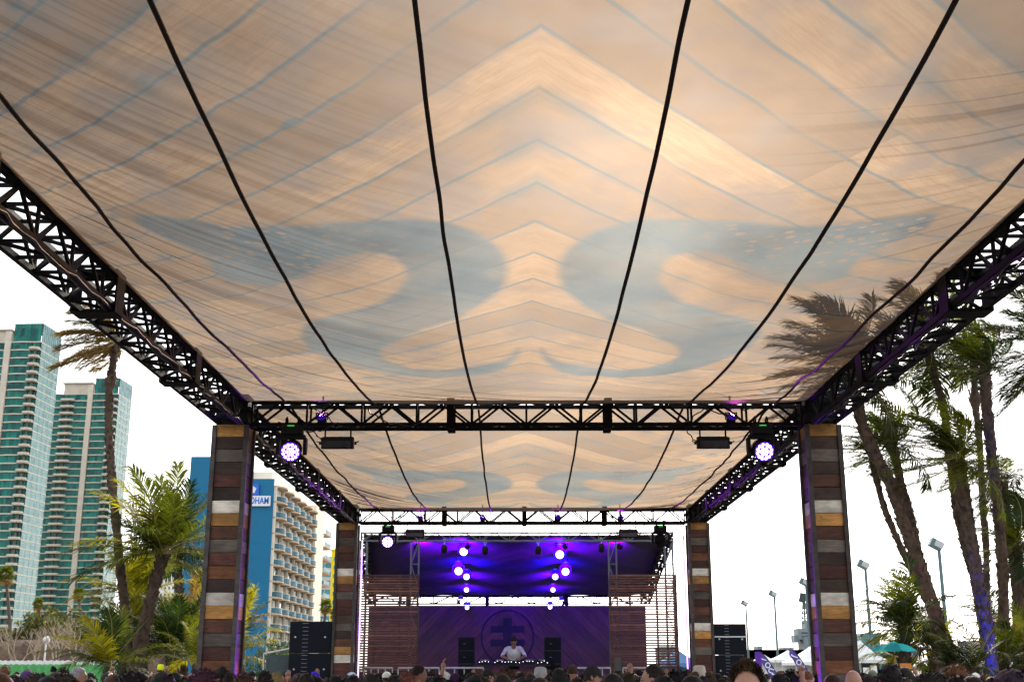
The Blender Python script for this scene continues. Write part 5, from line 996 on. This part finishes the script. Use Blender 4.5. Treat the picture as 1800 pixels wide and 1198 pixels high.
def figure(name, arms, lean=0.0, headtilt=0.0, sleeves=True):
    """one continuous body: limbs and trunk fused by a voxel remesh; arms = ((shoulder, elbow, wrist, hand direction), ...)"""
    prims = []; m = MB()
    def seg(p, q, r0, r1, tg, n=12): m.tube([p, q], [r0, r1], n); prims.append((Vector(p), Vector(q), max(r0, r1), tg)); m.ell(q, (r1,) * 3, 12, 8)
    def el(c, r, tg, rot=None): m.ell(c, r, 20, 14, 0, rot); prims.append((Vector(c), Vector(c), sum(r) / 3, tg))
    def T(p):                                     # bend the upper body forward at the hips
        p = Vector(p); h = Vector((0, 0, .95)); return h + Matrix.Rotation(-lean, 3, 'X') @ (p - h) if lean else p
    el(T((0, 0, 1.27)), (.185, .115, .19), 1, (-lean, 0, 0)); el(T((0, .012, 1.08)), (.16, .11, .19), 1, (-lean, 0, 0)); el((0, 0, .93), (.175, .12, .12), 2)
    seg(T((-.15, -.01, 1.42)), T((.15, -.01, 1.42)), .062, .062, 1); el(T((-.15, -.01, 1.42)), (.066, .066, .066), 1)
    H = lambda p: T(Vector((0, 0, 1.5)) + Matrix.Rotation(-headtilt, 3, 'X') @ (Vector(p) - Vector((0, 0, 1.5))))
    seg(T((0, -.01, 1.40)), H((0, .012, 1.57)), .06, .054, 0); hr = (-lean - headtilt, 0, 0)
    el(H((0, -.005, 1.655)), (.076, .095, .098), 0, hr); el(H((0, .022, 1.60)), (.062, .072, .085), 0, hr); el(H((0, .055, 1.553)), (.034, .034, .028), 0, hr); el(H((0, .094, 1.615)), (.013, .022, .024), 0, hr); el(H((0, .083, 1.655)), (.05, .02, .012), 0, hr)
    for s in (-1, 1):
        el(H((s * .077, -.008, 1.628)), (.011, .022, .033), 0, hr)
        seg((s * .09, 0, .9), (s * .1, .02, .49), .088, .056, 2); seg((s * .1, .02, .49), (s * .105, -.02, .09), .056, .04, 2); m.ell((s * .11, .05, .045), (.045, .125, .045), 14, 8); prims.append((Vector((s * .11, -.03, .03)), Vector((s * .11, .12, .03)), .045, 3))
    for sh, e, w, hd in arms:
        seg(T(sh), e, .054, .043, 1); seg(e, w, .042, .029, 0); hd = Vector(hd).normalized(); m.ell(Vector(w) + hd * .055, (.038, .038, .038), 12, 8); prims.append((Vector(w), Vector(w) + hd * .09, .03, 0))
    me = m.mesh('tmp', P_SKIN); o = link('tmp', me); md = o.modifiers.new('r', 'REMESH'); md.mode = 'VOXEL'; md.voxel_size = .0165; md.use_smooth_shade = True; sm_ = o.modifiers.new('s', 'SMOOTH'); sm_.iterations = 4; sm_.factor = .5
    bpy.context.view_layer.update(); out = bpy.data.meshes.new_from_object(o.evaluated_get(bpy.context.evaluated_depsgraph_get())); bpy.data.objects.remove(o); out.name = name
    n = len(out.vertices); V = np.empty(n * 3); out.vertices.foreach_get('co', V); V = V.reshape(-1, 3); fv = [tuple(p.vertices) for p in out.polygons]; C = np.array([V[list(f)].mean(0) for f in fv])
    best = np.full(len(C), 1e9); tg_ = np.zeros(len(C), int)
    for a, b, r_, tg in prims:
        a, b = np.array(a), np.array(b); e = b - a; k = np.clip(((C - a) @ e) / (e @ e + 1e-9), 0, 1); d = np.linalg.norm(C - a - k[:, None] * e, axis=1) - r_; u = d < best; best[u] = d[u]; tg_[u] = tg
    q = MB(); q.v = [tuple(x) for x in V]; q.f = fv; q.m = tg_.tolist()
    for sh, e, w, hd in arms:                   # four fingers and a thumb, slightly curled
        hd = Vector(hd).normalized(); w = Vector(w); sd = hd.cross(Vector((0, 1, .2))).normalized(); cu = sd.cross(hd)
        for k in range(4):
            b = w + hd * .078 + sd * (.017 * (k - 1.5)); L_ = (.062, .074, .07, .052)[k]; q.tube([b, b + hd * L_ * .55, b + hd * L_ * .95 + cu * L_ * .3], [.0095, .0085, .006], 6, 0)
        b = w + hd * .03 + sd * .034; q.tube([b, b + sd * .025 + hd * .025, b + sd * .028 + hd * .058], [.011, .010, .007], 6, 0)
    for s in (-1, 1): q.ell(H((s * .031, .083, 1.637)), (.012, .006, .006), 8, 6, 4); q.tube([H((s * .014, .094, 1.66)), H((s * .034, .094, 1.665)), H((s * .052, .083, 1.658))], [.004, .005, .003], 5, 5)
    q.tube([H((-.024, .088, 1.575)), H((0, .097, 1.577)), H((.024, .088, 1.575))], [.004, .006, .004], 5, 0)
    me = q.mesh(name, [P_SKIN, P_SHIRT, P_TROU, P_SHOE, P_EYE, P_EYE], True); return me
DOWN = [((s * .185, -.01, 1.41), (s * .245, -.03, 1.13), (s * .25, .05, .89), (0, .1, -1)) for s in (-1, 1)]
UP2 = [((-.185, -.01, 1.42), (-.23, .22, 1.50), (-.07, .32, 1.73), (.35, .1, .9)), ((.185, -.01, 1.42), (.26, .2, 1.53), (.10, .32, 1.76), (-.35, .1, .9))]
ONE = [DOWN[0], ((.185, -.01, 1.42), (.27, .2, 1.46), (.20, .28, 1.70), (-.1, .1, 1))]
BODY = {'down': figure('person_body', DOWN), 'up': figure('person_body_arms_up', UP2), 'one': figure('person_body_hand_up', ONE), 'look': figure('person_body_head_down', DOWN, 0, .3)}
def hair_mesh(kind, seed):
    rd = random.Random(seed); m = MB(); c = Vector((0, -.008, 1.657))
    prm = {'short': (.083, .102, .105, .020, 220, -.25, .06), 'fade': (.079, .098, .104, .012, 260, .05, .06), 'fluffy': (.090, .107, .110, .034, 380, -.35, .15), 'curly': (.099, .113, .115, .035, 520, -.5, .2), 'long': (.088, .105, .106, .03, 300, -.55, .1), 'quiff': (.082, .10, .114, .042, 1100, .0, .1), 'bun': (.083, .102, .104, .014, 240, -.35, .1)}[kind]
    rx, ry, rz_, cl, ncl, low, fz = prm; nu, nv = 28, 16; vs = []; keep = []
    for j in range(nv + 1):
        th = math.pi * (j / nv * .8)
        for i in range(nu):
            a = 2 * math.pi * i / nu; d = Vector((math.sin(th) * math.cos(a), math.sin(th) * math.sin(a), math.cos(th))); k = 1 + fz * .12 * (rd.random() - .5) + .02 * math.sin(a * 5 + th * 7 + seed); vs.append(c + Vector((d.x * rx * k, d.y * ry * k, d.z * rz_ * k)))
    def ok(d):
        lim = low if d.y < .15 else low + (d.y - .15) * 1.05 + .12
        return d.z > lim
    fs = []
    for j in range(nv):
        for i in range(nu):
            a = 2 * math.pi * (i + .5) / nu; th = math.pi * ((j + .5) / nv * .8); d = Vector((math.sin(th) * math.cos(a), math.sin(th) * math.sin(a), math.cos(th)))
            if ok(d): fs.append((j * nu + i, j * nu + (i + 1) % nu, (j + 1) * nu + (i + 1) % nu, (j + 1) * nu + i))
    m.add(vs, [tuple(reversed(f)) for f in fs])
    for _ in range(ncl):                           # locks that break the outline
        z = rd.uniform(-1, 1); a = rd.uniform(0, 6.283); s = math.sqrt(1 - z * z); d = Vector((s * math.cos(a), s * math.sin(a), z))
        if not ok(d): continue
        p = c + Vector((d.x * rx, d.y * ry, d.z * rz_)) * .99; fl = Vector((rd.uniform(-1, 1), rd.uniform(-1, 1), rd.uniform(-.6, .6)))
        if kind == 'quiff': fl = Vector((rd.uniform(-.5, .5), -.6 + 1.2 * (d.y > .1), 1.2))
        elif kind in ('short', 'fade', 'bun'): fl = Vector((d.x * .5, -.5 + .3 * rd.random(), -.7 + rd.random()))
        elif kind == 'long': fl = Vector((d.x * .4, -.4, -1.4))
        t = (d * {'long': .2, 'short': .12, 'fade': .1, 'bun': .1, 'fluffy': .35}.get(kind, .55) + fl * .8).normalized(); L_ = cl * rd.uniform(.6, 1.5); w = t.cross(d + Vector((.01, 0, .02))).normalized() * rd.uniform(.004, .008)
        q = p + t * L_ * .55 + d * L_ * .12; m.add([p - w, p + w, q + w * .8, p + t * L_ - d * L_ * .15, q - w * .8], [(0, 1, 2, 3, 4)])
    if kind == 'long':
        for k in range(40):
            a = R(rd.uniform(150, 390)); x, y = math.cos(a) * rx * 1.0, math.sin(a) * ry * 1.02; l = rd.uniform(.22, .36); m.tube([c + Vector((x, y - .005, .0)), c + Vector((x * 1.08, y * 1.1 - .02, -l * .5)), c + Vector((x * 1.0, y * 1.1 - .02, -l))], [.016, .016, .006], 5)
    if kind == 'bun': m.ell(c + Vector((0, -.085, .085)), (.045, .045, .042), 12, 8)
    return m.mesh('hair_' + kind, P_HAIR, True)
HAIR = {k: [hair_mesh(k, 11 * i + 3) for i in range(2)] for k in ('short', 'fade', 'fluffy', 'curly', 'long', 'quiff', 'bun')}
def cap_mesh(kind):
    m = MB(); c = Vector((0, -.006, 1.665))
    if kind == 'cap':
        pr = []; nu, nv = 24, 9; vs = []
        for j in range(nv + 1):
            th = math.pi / 2 * j / nv * 1.06
            for i in range(nu): a = 2 * math.pi * i / nu; vs.append(c + Vector((math.sin(th) * math.cos(a) * .087, math.sin(th) * math.sin(a) * .107, math.cos(th) * .098)))
        m.add(vs, [(j * nu + i, (j + 1) * nu + i, (j + 1) * nu + (i + 1) % nu, j * nu + (i + 1) % nu) for j in range(nv) for i in range(nu)])
        vs = [];
        for k in range(9):
            a = R(-52 + 104 * k / 8); vs += [c + Vector((math.sin(a) * .086, math.cos(a) * .1, -.004)), c + Vector((math.sin(a) * .088, math.cos(a) * .1 + .075 * math.cos(a * .8), -.022 - .012 * abs(math.sin(a))))]
        m.add(vs, [(2 * k, 2 * k + 1, 2 * k + 3, 2 * k + 2) for k in range(8)]); m.ell(c + Vector((0, 0, .1)), (.008, .008, .006), 8, 6)
        for k in range(6): a = k * math.pi / 3; m.tube([c + Vector((math.sin(t) * math.cos(a) * .0885, math.sin(t) * math.sin(a) * .1085, math.cos(t) * .0995)) for t in np.linspace(.05, 1.5, 7)], .0018, 4)
    else:
        h = .10 if kind == 'hat' else .115; m.lathe([(.001, h), (.05, h - .003), (.078, h - .02), (.088, .02), (.09, -.01)] + ([(.105, -.03), (.135, -.045), (.134, -.049), (.1, -.036)] if kind == 'hat' else [(.092, -.03), (.086, -.034)]), 24, 0, Matrix.Translation(c) @ Matrix.Diagonal((1, 1.2, 1, 1)), False)
    return m.mesh('headwear_' + kind, P_CAPC, True)
CAPM = {k: cap_mesh(k) for k in ('cap', 'hat', 'beanie')}
DARK, BLACK, BROWN, LBROWN, BLOND, GREY, RED = (.018, .012, .010), (.009, .008, .009), (.05, .026, .016), (.13, .065, .03), (.36, .22, .10), (.22, .20, .20), (.09, .028, .015)
SH = [(.02, .02, .025), (.3, .3, .3), (.05, .08, .16), (.10, .02, .03), (.03, .05, .03), (.12, .12, .13), (.02, .12, .16), (.5, .5, .5), (.15, .05, .2)]
def person(x, y, h, rz, hair, hc, label, body='down', cap=None, cc=None, shirt=None, group='people in the crowd', z0=0.0, acc=None):
    s = h / 1.757; o = link('person', BODY[body], None, (x, y, z0), (0, 0, rz), s); o.color = (*(shirt or random.choice(SH)), 1); tag(o, label, 'person', group)
    if hair: q = link('hair', random.choice(HAIR[hair]), o, scale=1.0 if not cap else .985); q.color = (*[v * random.uniform(.8, 1.25) for v in hc], 1)
    if cap: q = link('cap' if cap == 'cap' else 'hat', CAPM[cap], o); q.color = (*cc, 1)
    return o
def crowd(px, top, w, rz, hair, hc, label, dw=.19, **kw):
    t = dw * F_PX / w; Y = t * (math.cos(PITCH) - (599 - top) / F_PX * math.sin(PITCH)); p = at(px, top, Y); return person(p.x, Y, min(max(p.z, 1.5), 1.98), R(rz), hair, hc, label, **kw)
G_ = 'dark haired people packed in the crowd'; GL = 'dark haired person seen from behind in the packed crowd'
wh = (.62, .62, .62)
crowd(9, 1170, 18, 20, 'fluffy', LBROWN, 'person with light brown hair at the city side picture edge')
crowd(50, 1177, 30, 0, 'short', DARK, 'person in a purple cap near the white scrim', cap='cap', cc=(.06, .015, .10)); crowd(62, 1186, 36, 0, 'fluffy', BROWN, 'brown haired head low beneath the purple cap'); crowd(20, 1190, 30, 0, 'short', BLACK, GL, group=G_); crowd(76, 1181, 15, 0, 'short', BLACK, GL, group=G_)
crowd(100, 1181, 38, 0, 'short', BLACK, 'big black haired head left of the grey haired man'); crowd(140, 1172, 27, -80, 'short', GREY, 'grey haired man in sunglasses turned toward the palms', shirt=(.03, .03, .04)); crowd(121, 1186, 34, 0, 'long', DARK, 'dark long haired head low beside the grey haired man'); crowd(95, 1171, 12, 0, 'bun', BLACK, 'distant head with a small dark bun before the green fence'); crowd(112, 1175, 17, 30, 'curly', DARK, 'dark curly head behind the grey haired man')
crowd(160, 1181, 20, 0, 'short', BLACK, GL, group=G_); crowd(189, 1181, 24, 40, 'short', BLACK, 'person in a black cap with a raised hand by the palm foot', cap='cap', cc=(.01, .01, .012), body='one'); crowd(196, 1178, 13, 10, None, None, 'distant bald person behind the black cap'); crowd(213, 1185, 18, 0, 'fluffy', DARK, GL, group=G_); crowd(234, 1189, 30, -30, 'short', BROWN, 'person in a white cap low in front of the leaning palm', cap='cap', cc=wh); crowd(254, 1184, 20, 0, 'short', RED, 'person with a reddish cap beside the white cap', cap='cap', cc=(.2, .03, .04))
crowd(283, 1168, 13, 0, 'short', DARK, 'person in a bright lime beanie before the pillar palms', cap='beanie', cc=(.62, .72, .0)); crowd(288, 1181, 60, 0, 'short', BLACK, 'big dark head below the lime beanie'); crowd(337, 1184, 16, 0, 'short', RED, 'distant person in a red cap by the pillar foot', cap='cap', cc=(.5, .03, .02)); crowd(318, 1185, 14, 0, 'short', BLOND, 'distant blond person left of the pillar foot')
crowd(307, 1184, 30, 0, 'short', DARK, GL, group=G_); crowd(359, 1179, 38, 0, 'curly', (.06, .022, .03), 'plum brown curly head at the pillar foot, city side'); crowd(391, 1171, 28, 0, 'short', BLACK, 'tall black haired head right in front of the hotel side pillar'); crowd(424, 1170, 19, -60, 'short', LBROWN, 'light brown haired man turned sideways beside the pillar'); crowd(428, 1185, 40, 0, 'fluffy', BROWN, 'broad tousled brown head below the sideways man'); crowd(444, 1178, 14, 0, 'short', BLACK, GL, group=G_)
crowd(476, 1174, 14, 0, 'short', BROWN, 'distant brown haired person by the mesh barrier'); crowd(466, 1177, 26, 0, 'short', BLACK, 'black haired head before the mesh barrier'); crowd(485, 1184, 24, 0, 'curly', BLOND, 'blond curly head below the tall speaker wall'); crowd(504, 1177, 17, 0, 'short', DARK, GL, group=G_); crowd(500, 1183, 14, 0, 'short', BLACK, 'person in a dark blue cap beside the blond curls', cap='cap', cc=(.01, .04, .2))
crowd(525, 1183, 32, 20, 'short', BROWN, 'brown haired head in front of the speaker wall'); crowd(535, 1180, 13, 0, 'short', BLACK, GL, group=G_); crowd(553, 1180, 24, 0, 'short', DARK, 'person in a vivid blue cap in front of the speaker wall', cap='cap', cc=(.02, .01, .55)); crowd(573, 1185, 15, -40, 'fluffy', BLOND, 'fair haired person with sunglasses beside the blue cap'); crowd(590, 1186, 32, 0, 'short', BLACK, GL, group=G_)
crowd(618, 1181, 20, 60, 'short', DARK, 'person in a white and blue cap at the small pillar foot', cap='cap', cc=(.45, .55, .65)); crowd(627, 1174, 11, 0, 'short', DARK, 'distant person in a lime green cap at the small pillar foot', cap='cap', cc=(.45, .65, .02)); crowd(605, 1188, 30, 0, 'short', BLACK, GL, group=G_); crowd(637, 1180, 14, 0, 'short', DARK, GL, group=G_); crowd(651, 1182, 13, 0, 'short', BROWN, 'distant person in a pale cap before the slat screen', cap='cap', cc=(.5, .55, .6)); crowd(663, 1173, 11, 0, 'short', BLOND, 'distant blond head before the slat screen'); crowd(665, 1182, 15, 0, 'short', BROWN, GL, group=G_)
crowd(680, 1180, 19, 0, 'short', BROWN, 'person in a white trucker cap seen from behind', cap='cap', cc=wh); crowd(640, 1190, 32, 0, 'short', BLACK, GL, group=G_); crowd(692, 1177, 13, 0, 'short', BLACK, GL, group=G_); crowd(715, 1182, 29, 0, 'fluffy', LBROWN, 'tawny haired head lit violet before the slat screen'); crowd(737, 1168, 25, -75, 'short', DARK, 'dark haired man in profile holding a hand up to the stage', body='one', shirt=(.05, .02, .08)); crowd(758, 1177, 15, 0, 'short', DARK, GL, group=G_); crowd(767, 1187, 20, 0, 'short', BROWN, GL, group=G_)
crowd(780, 1180, 25, 100, 'short', DARK, 'person in a white visor cap turned sideways', cap='cap', cc=wh); crowd(800, 1183, 25, 0, 'short', (.04, .015, .05), 'plum tinted head beside the white visor cap'); crowd(828, 1182, 30, 0, 'short', BLACK, 'black haired head below the hotel side monitor stack'); crowd(846, 1183, 18, -50, 'short', BLACK, GL, group=G_); crowd(858, 1175, 21, -60, 'short', BLACK, 'person in a black cap turned sideways below the decks', cap='cap', cc=(.01, .01, .012)); crowd(890, 1175, 26, 0, 'fluffy', BROWN, 'brown haired head directly below the performer'); crowd(883, 1184, 36, 0, 'long', DARK, 'long dark haired head low below the performer')
crowd(912, 1180, 19, 0, 'long', RED, 'red haired head right of the performer'); crowd(932, 1180, 15, 0, 'long', RED, 'second red haired head beside the grey hat'); crowd(950, 1172, 25, 0, 'short', BROWN, 'person in a pale grey bucket hat below the decks', cap='hat', cc=(.34, .34, .35)); crowd(966, 1169, 11, 0, 'short', BROWN, 'distant person in a teal cap beside the grey hat', cap='cap', cc=(.05, .3, .35)); crowd(983, 1174, 39, 0, 'short', BLACK, 'big black haired head beside the grey hat'); crowd(1006, 1168, 21, 0, 'short', BROWN, 'brown haired head before the palm side monitor stack'); crowd(1025, 1183, 24, 0, 'short', BLACK, GL, group=G_)
crowd(1042, 1170, 29, -95, 'short', BROWN, 'person in a black cap with its visor toward the palms', cap='cap', cc=(.012, .011, .012)); crowd(1040, 1188, 25, 0, 'short', RED, GL, group=G_); crowd(1063, 1188, 22, 0, 'short', BLACK, 'person in a navy cap low before the slat screen', cap='cap', cc=(.01, .015, .06)); crowd(1085, 1177, 27, 0, 'short', DARK, 'dark haired person raising a phone before the slat screen', body='one'); crowd(1105, 1182, 35, 0, 'short', DARK, 'broad dark head left of the fade haircut'); crowd(1147, 1168, 41, 70, 'fade', DARK, 'man with a short faded haircut in profile, standing tall', shirt=(.03, .03, .05)); crowd(1123, 1176, 15, 0, 'short', BLACK, GL, group=G_); crowd(1132, 1173, 12, 0, 'short', BLOND, 'distant fair head behind the faded haircut')
crowd(1190, 1180, 32, 0, 'curly', BLACK, 'black curly head right of the faded haircut'); crowd(1207, 1175, 17, 0, 'short', DARK, GL, group=G_); crowd(1229, 1171, 25, 0, 'short', GREY, 'person in a pale cream beanie at the small pillar foot', cap='beanie', cc=(.5, .45, .38)); crowd(1216, 1187, 52, 0, 'long', BLACK, 'large dark head low below the cream beanie'); crowd(1262, 1183, 24, 0, 'short', BLACK, 'black haired head below the palm side speaker wall'); crowd(1273, 1176, 13, 0, 'short', DARK, GL, group=G_)
crowd(1312, 1171, 60, 168, 'quiff', BROWN, 'man with a swept up brown quiff facing the camera', shirt=(.04, .04, .05)); crowd(1347, 1183, 14, 0, 'short', BROWN, GL, group=G_); crowd(1372, 1177, 19, 0, 'short', LBROWN, 'light brown haired head below the first purple flag'); crowd(1366, 1184, 27, 0, 'short', BLACK, GL, group=G_); crowd(1390, 1179, 26, 0, 'curly', BLACK, 'black curly head between the purple flags'); crowd(1418, 1178, 29, -55, 'fade', LBROWN, 'man with short light brown hair turned toward the palms'); crowd(1401, 1178, 12, 0, 'short', DARK, GL, group=G_); crowd(1441, 1186, 26, 0, 'fluffy', DARK, 'dark tousled head at the foot of the palm side pillar'); crowd(1449, 1176, 14, 0, 'short', GREY, 'distant grey haired head by the pillar, palm side')
crowd(1475, 1191, 20, 0, 'short', DARK, 'person in a bright sky blue cap in front of the big pillar', cap='cap', cc=(.0, .22, .75)); crowd(1499, 1176, 31, -25, None, None, 'bald man in sunglasses in front of the big pillar', dw=.165); crowd(1533, 1177, 19, 0, 'short', BROWN, 'person in an olive grey cap past the big pillar', cap='cap', cc=(.14, .14, .11)); crowd(1563, 1167, 46, 0, 'short', BLACK, 'large dark brown head beneath the turquoise parasol'); crowd(1588, 1172, 34, 0, 'long', (.012, .016, .014), 'dark long haired head right behind the large dark one'); crowd(1612, 1186, 24, 0, 'short', DARK, 'person with both arms raised holding an orange phone', body='up', shirt=(.02, .015, .02)); crowd(1636, 1182, 27, 0, 'short', DARK, 'dark head right of the raised arms'); crowd(1659, 1181, 20, 0, 'short', BROWN, 'brown haired head before the low palms'); crowd(1680, 1170, 31, 20, 'curly', LBROWN, 'person with frizzy brown hair glowing against the palms')
o = crowd(1703, 1184, 30, 160, 'short', BLACK, 'person in a black cap with yellow letters', cap='cap', cc=(.01, .01, .012)); text('cap_lettering', 'HI', .05, mat('yellow thread', (.75, .6, .0), .7, .05, 9, 0), o, (0, .098, 1.70), (R(68), 0, math.pi), .003)
crowd(1714, 1182, 19, 0, 'short', DARK, 'distant person in a white cap beside the lettered cap', cap='cap', cc=wh); crowd(1727, 1184, 19, 0, 'short', BROWN, GL, group=G_); crowd(1735, 1185, 14, 0, 'short', DARK, 'distant person in an orange cap by the blue lit trunk', cap='cap', cc=(.6, .25, .02)); crowd(1775, 1176, 84, 0, 'short', (.02, .008, .018), 'very large dark plum head at the palm side picture corner')
# phones
M_PHONE = mat('dark phone', (.02, .02, .024), .25, .1, 8, 0); M_PHO = mat('orange phone case', (.75, .25, .02), .5, .1, 8, 0)
for px, py, Y, mt, lab in ((1086, 1166, 14.3, M_PHONE, 'phone held up before the slat screen'), (1592, 1170, 16.3, M_PHO, 'orange cased phone held up in both hands')):
    p = at(px, py, Y); m = MB(); m.box((0, 0, 0), (.075, .009, .15) if mt is M_PHONE else (.15, .009, .075)); m.box((0, .006, 0), (.067, .004, .14) if mt is M_PHONE else (.14, .004, .067), 1); tag(m.build('phone', [mt, M_WHITE], None, loc=p), lab, 'phone')
# the rest of the packed crowd
NF_ = 0
for i in range(150):
    Y = 7.5 + 19 * ((i * .618034) % 1) ** .8; px = (i * 137.3 + random.uniform(-30, 30)) % 1840 - 20; x = at(px, 1180, Y).x
    if abs(abs(x) - XP) < .45 and abs(Y - YF) < .6: continue
    top = 1181 + random.uniform(0, 12); p = at(px, top, Y); k = random.random()
    person(p.x, Y, min(max(p.z, 1.5), 1.78), R(random.gauss(0, 18)), random.choice(('short', 'short', 'short', 'fluffy', 'long', 'bun', 'curly')), random.choice((DARK, BLACK, BLACK, DARK, BROWN)), GL, group=G_, body=random.choice(('down', 'down', 'down', 'look', 'look', 'down', 'one' if Y > 12 else 'down')))
# performer leaning over the decks
yd_ = 32.55; px = 903; hp = at(px, 1141, yd_)
dja = [((s * .185, .0, 1.42), (s * .30, .30, 1.20), (s * .13, .52, 1.10), (-s * .3, 1, -.2)) for s in (-1, 1)]
BODY['dj'] = figure('performer_body', dja, .42, .35)
o = person(hp.x, yd_ + .0, 1.78, math.pi, 'short', DARK, 'performer in a white t-shirt leaning over the decks', body='dj', shirt=(.80, .80, .82), z0=.8, group=None)
h = [c for c in o.children][0]; h.location = (0, 0, 0)
Mh = Matrix.Translation((0, 0, .95)) @ Matrix.Rotation(-.42, 4, 'X') @ Matrix.Translation((0, 0, -.95)) @ Matrix.Translation((0, 0, 1.5)) @ Matrix.Rotation(-.35, 4, 'X') @ Matrix.Translation((0, 0, -1.5)); h.matrix_local = Mh
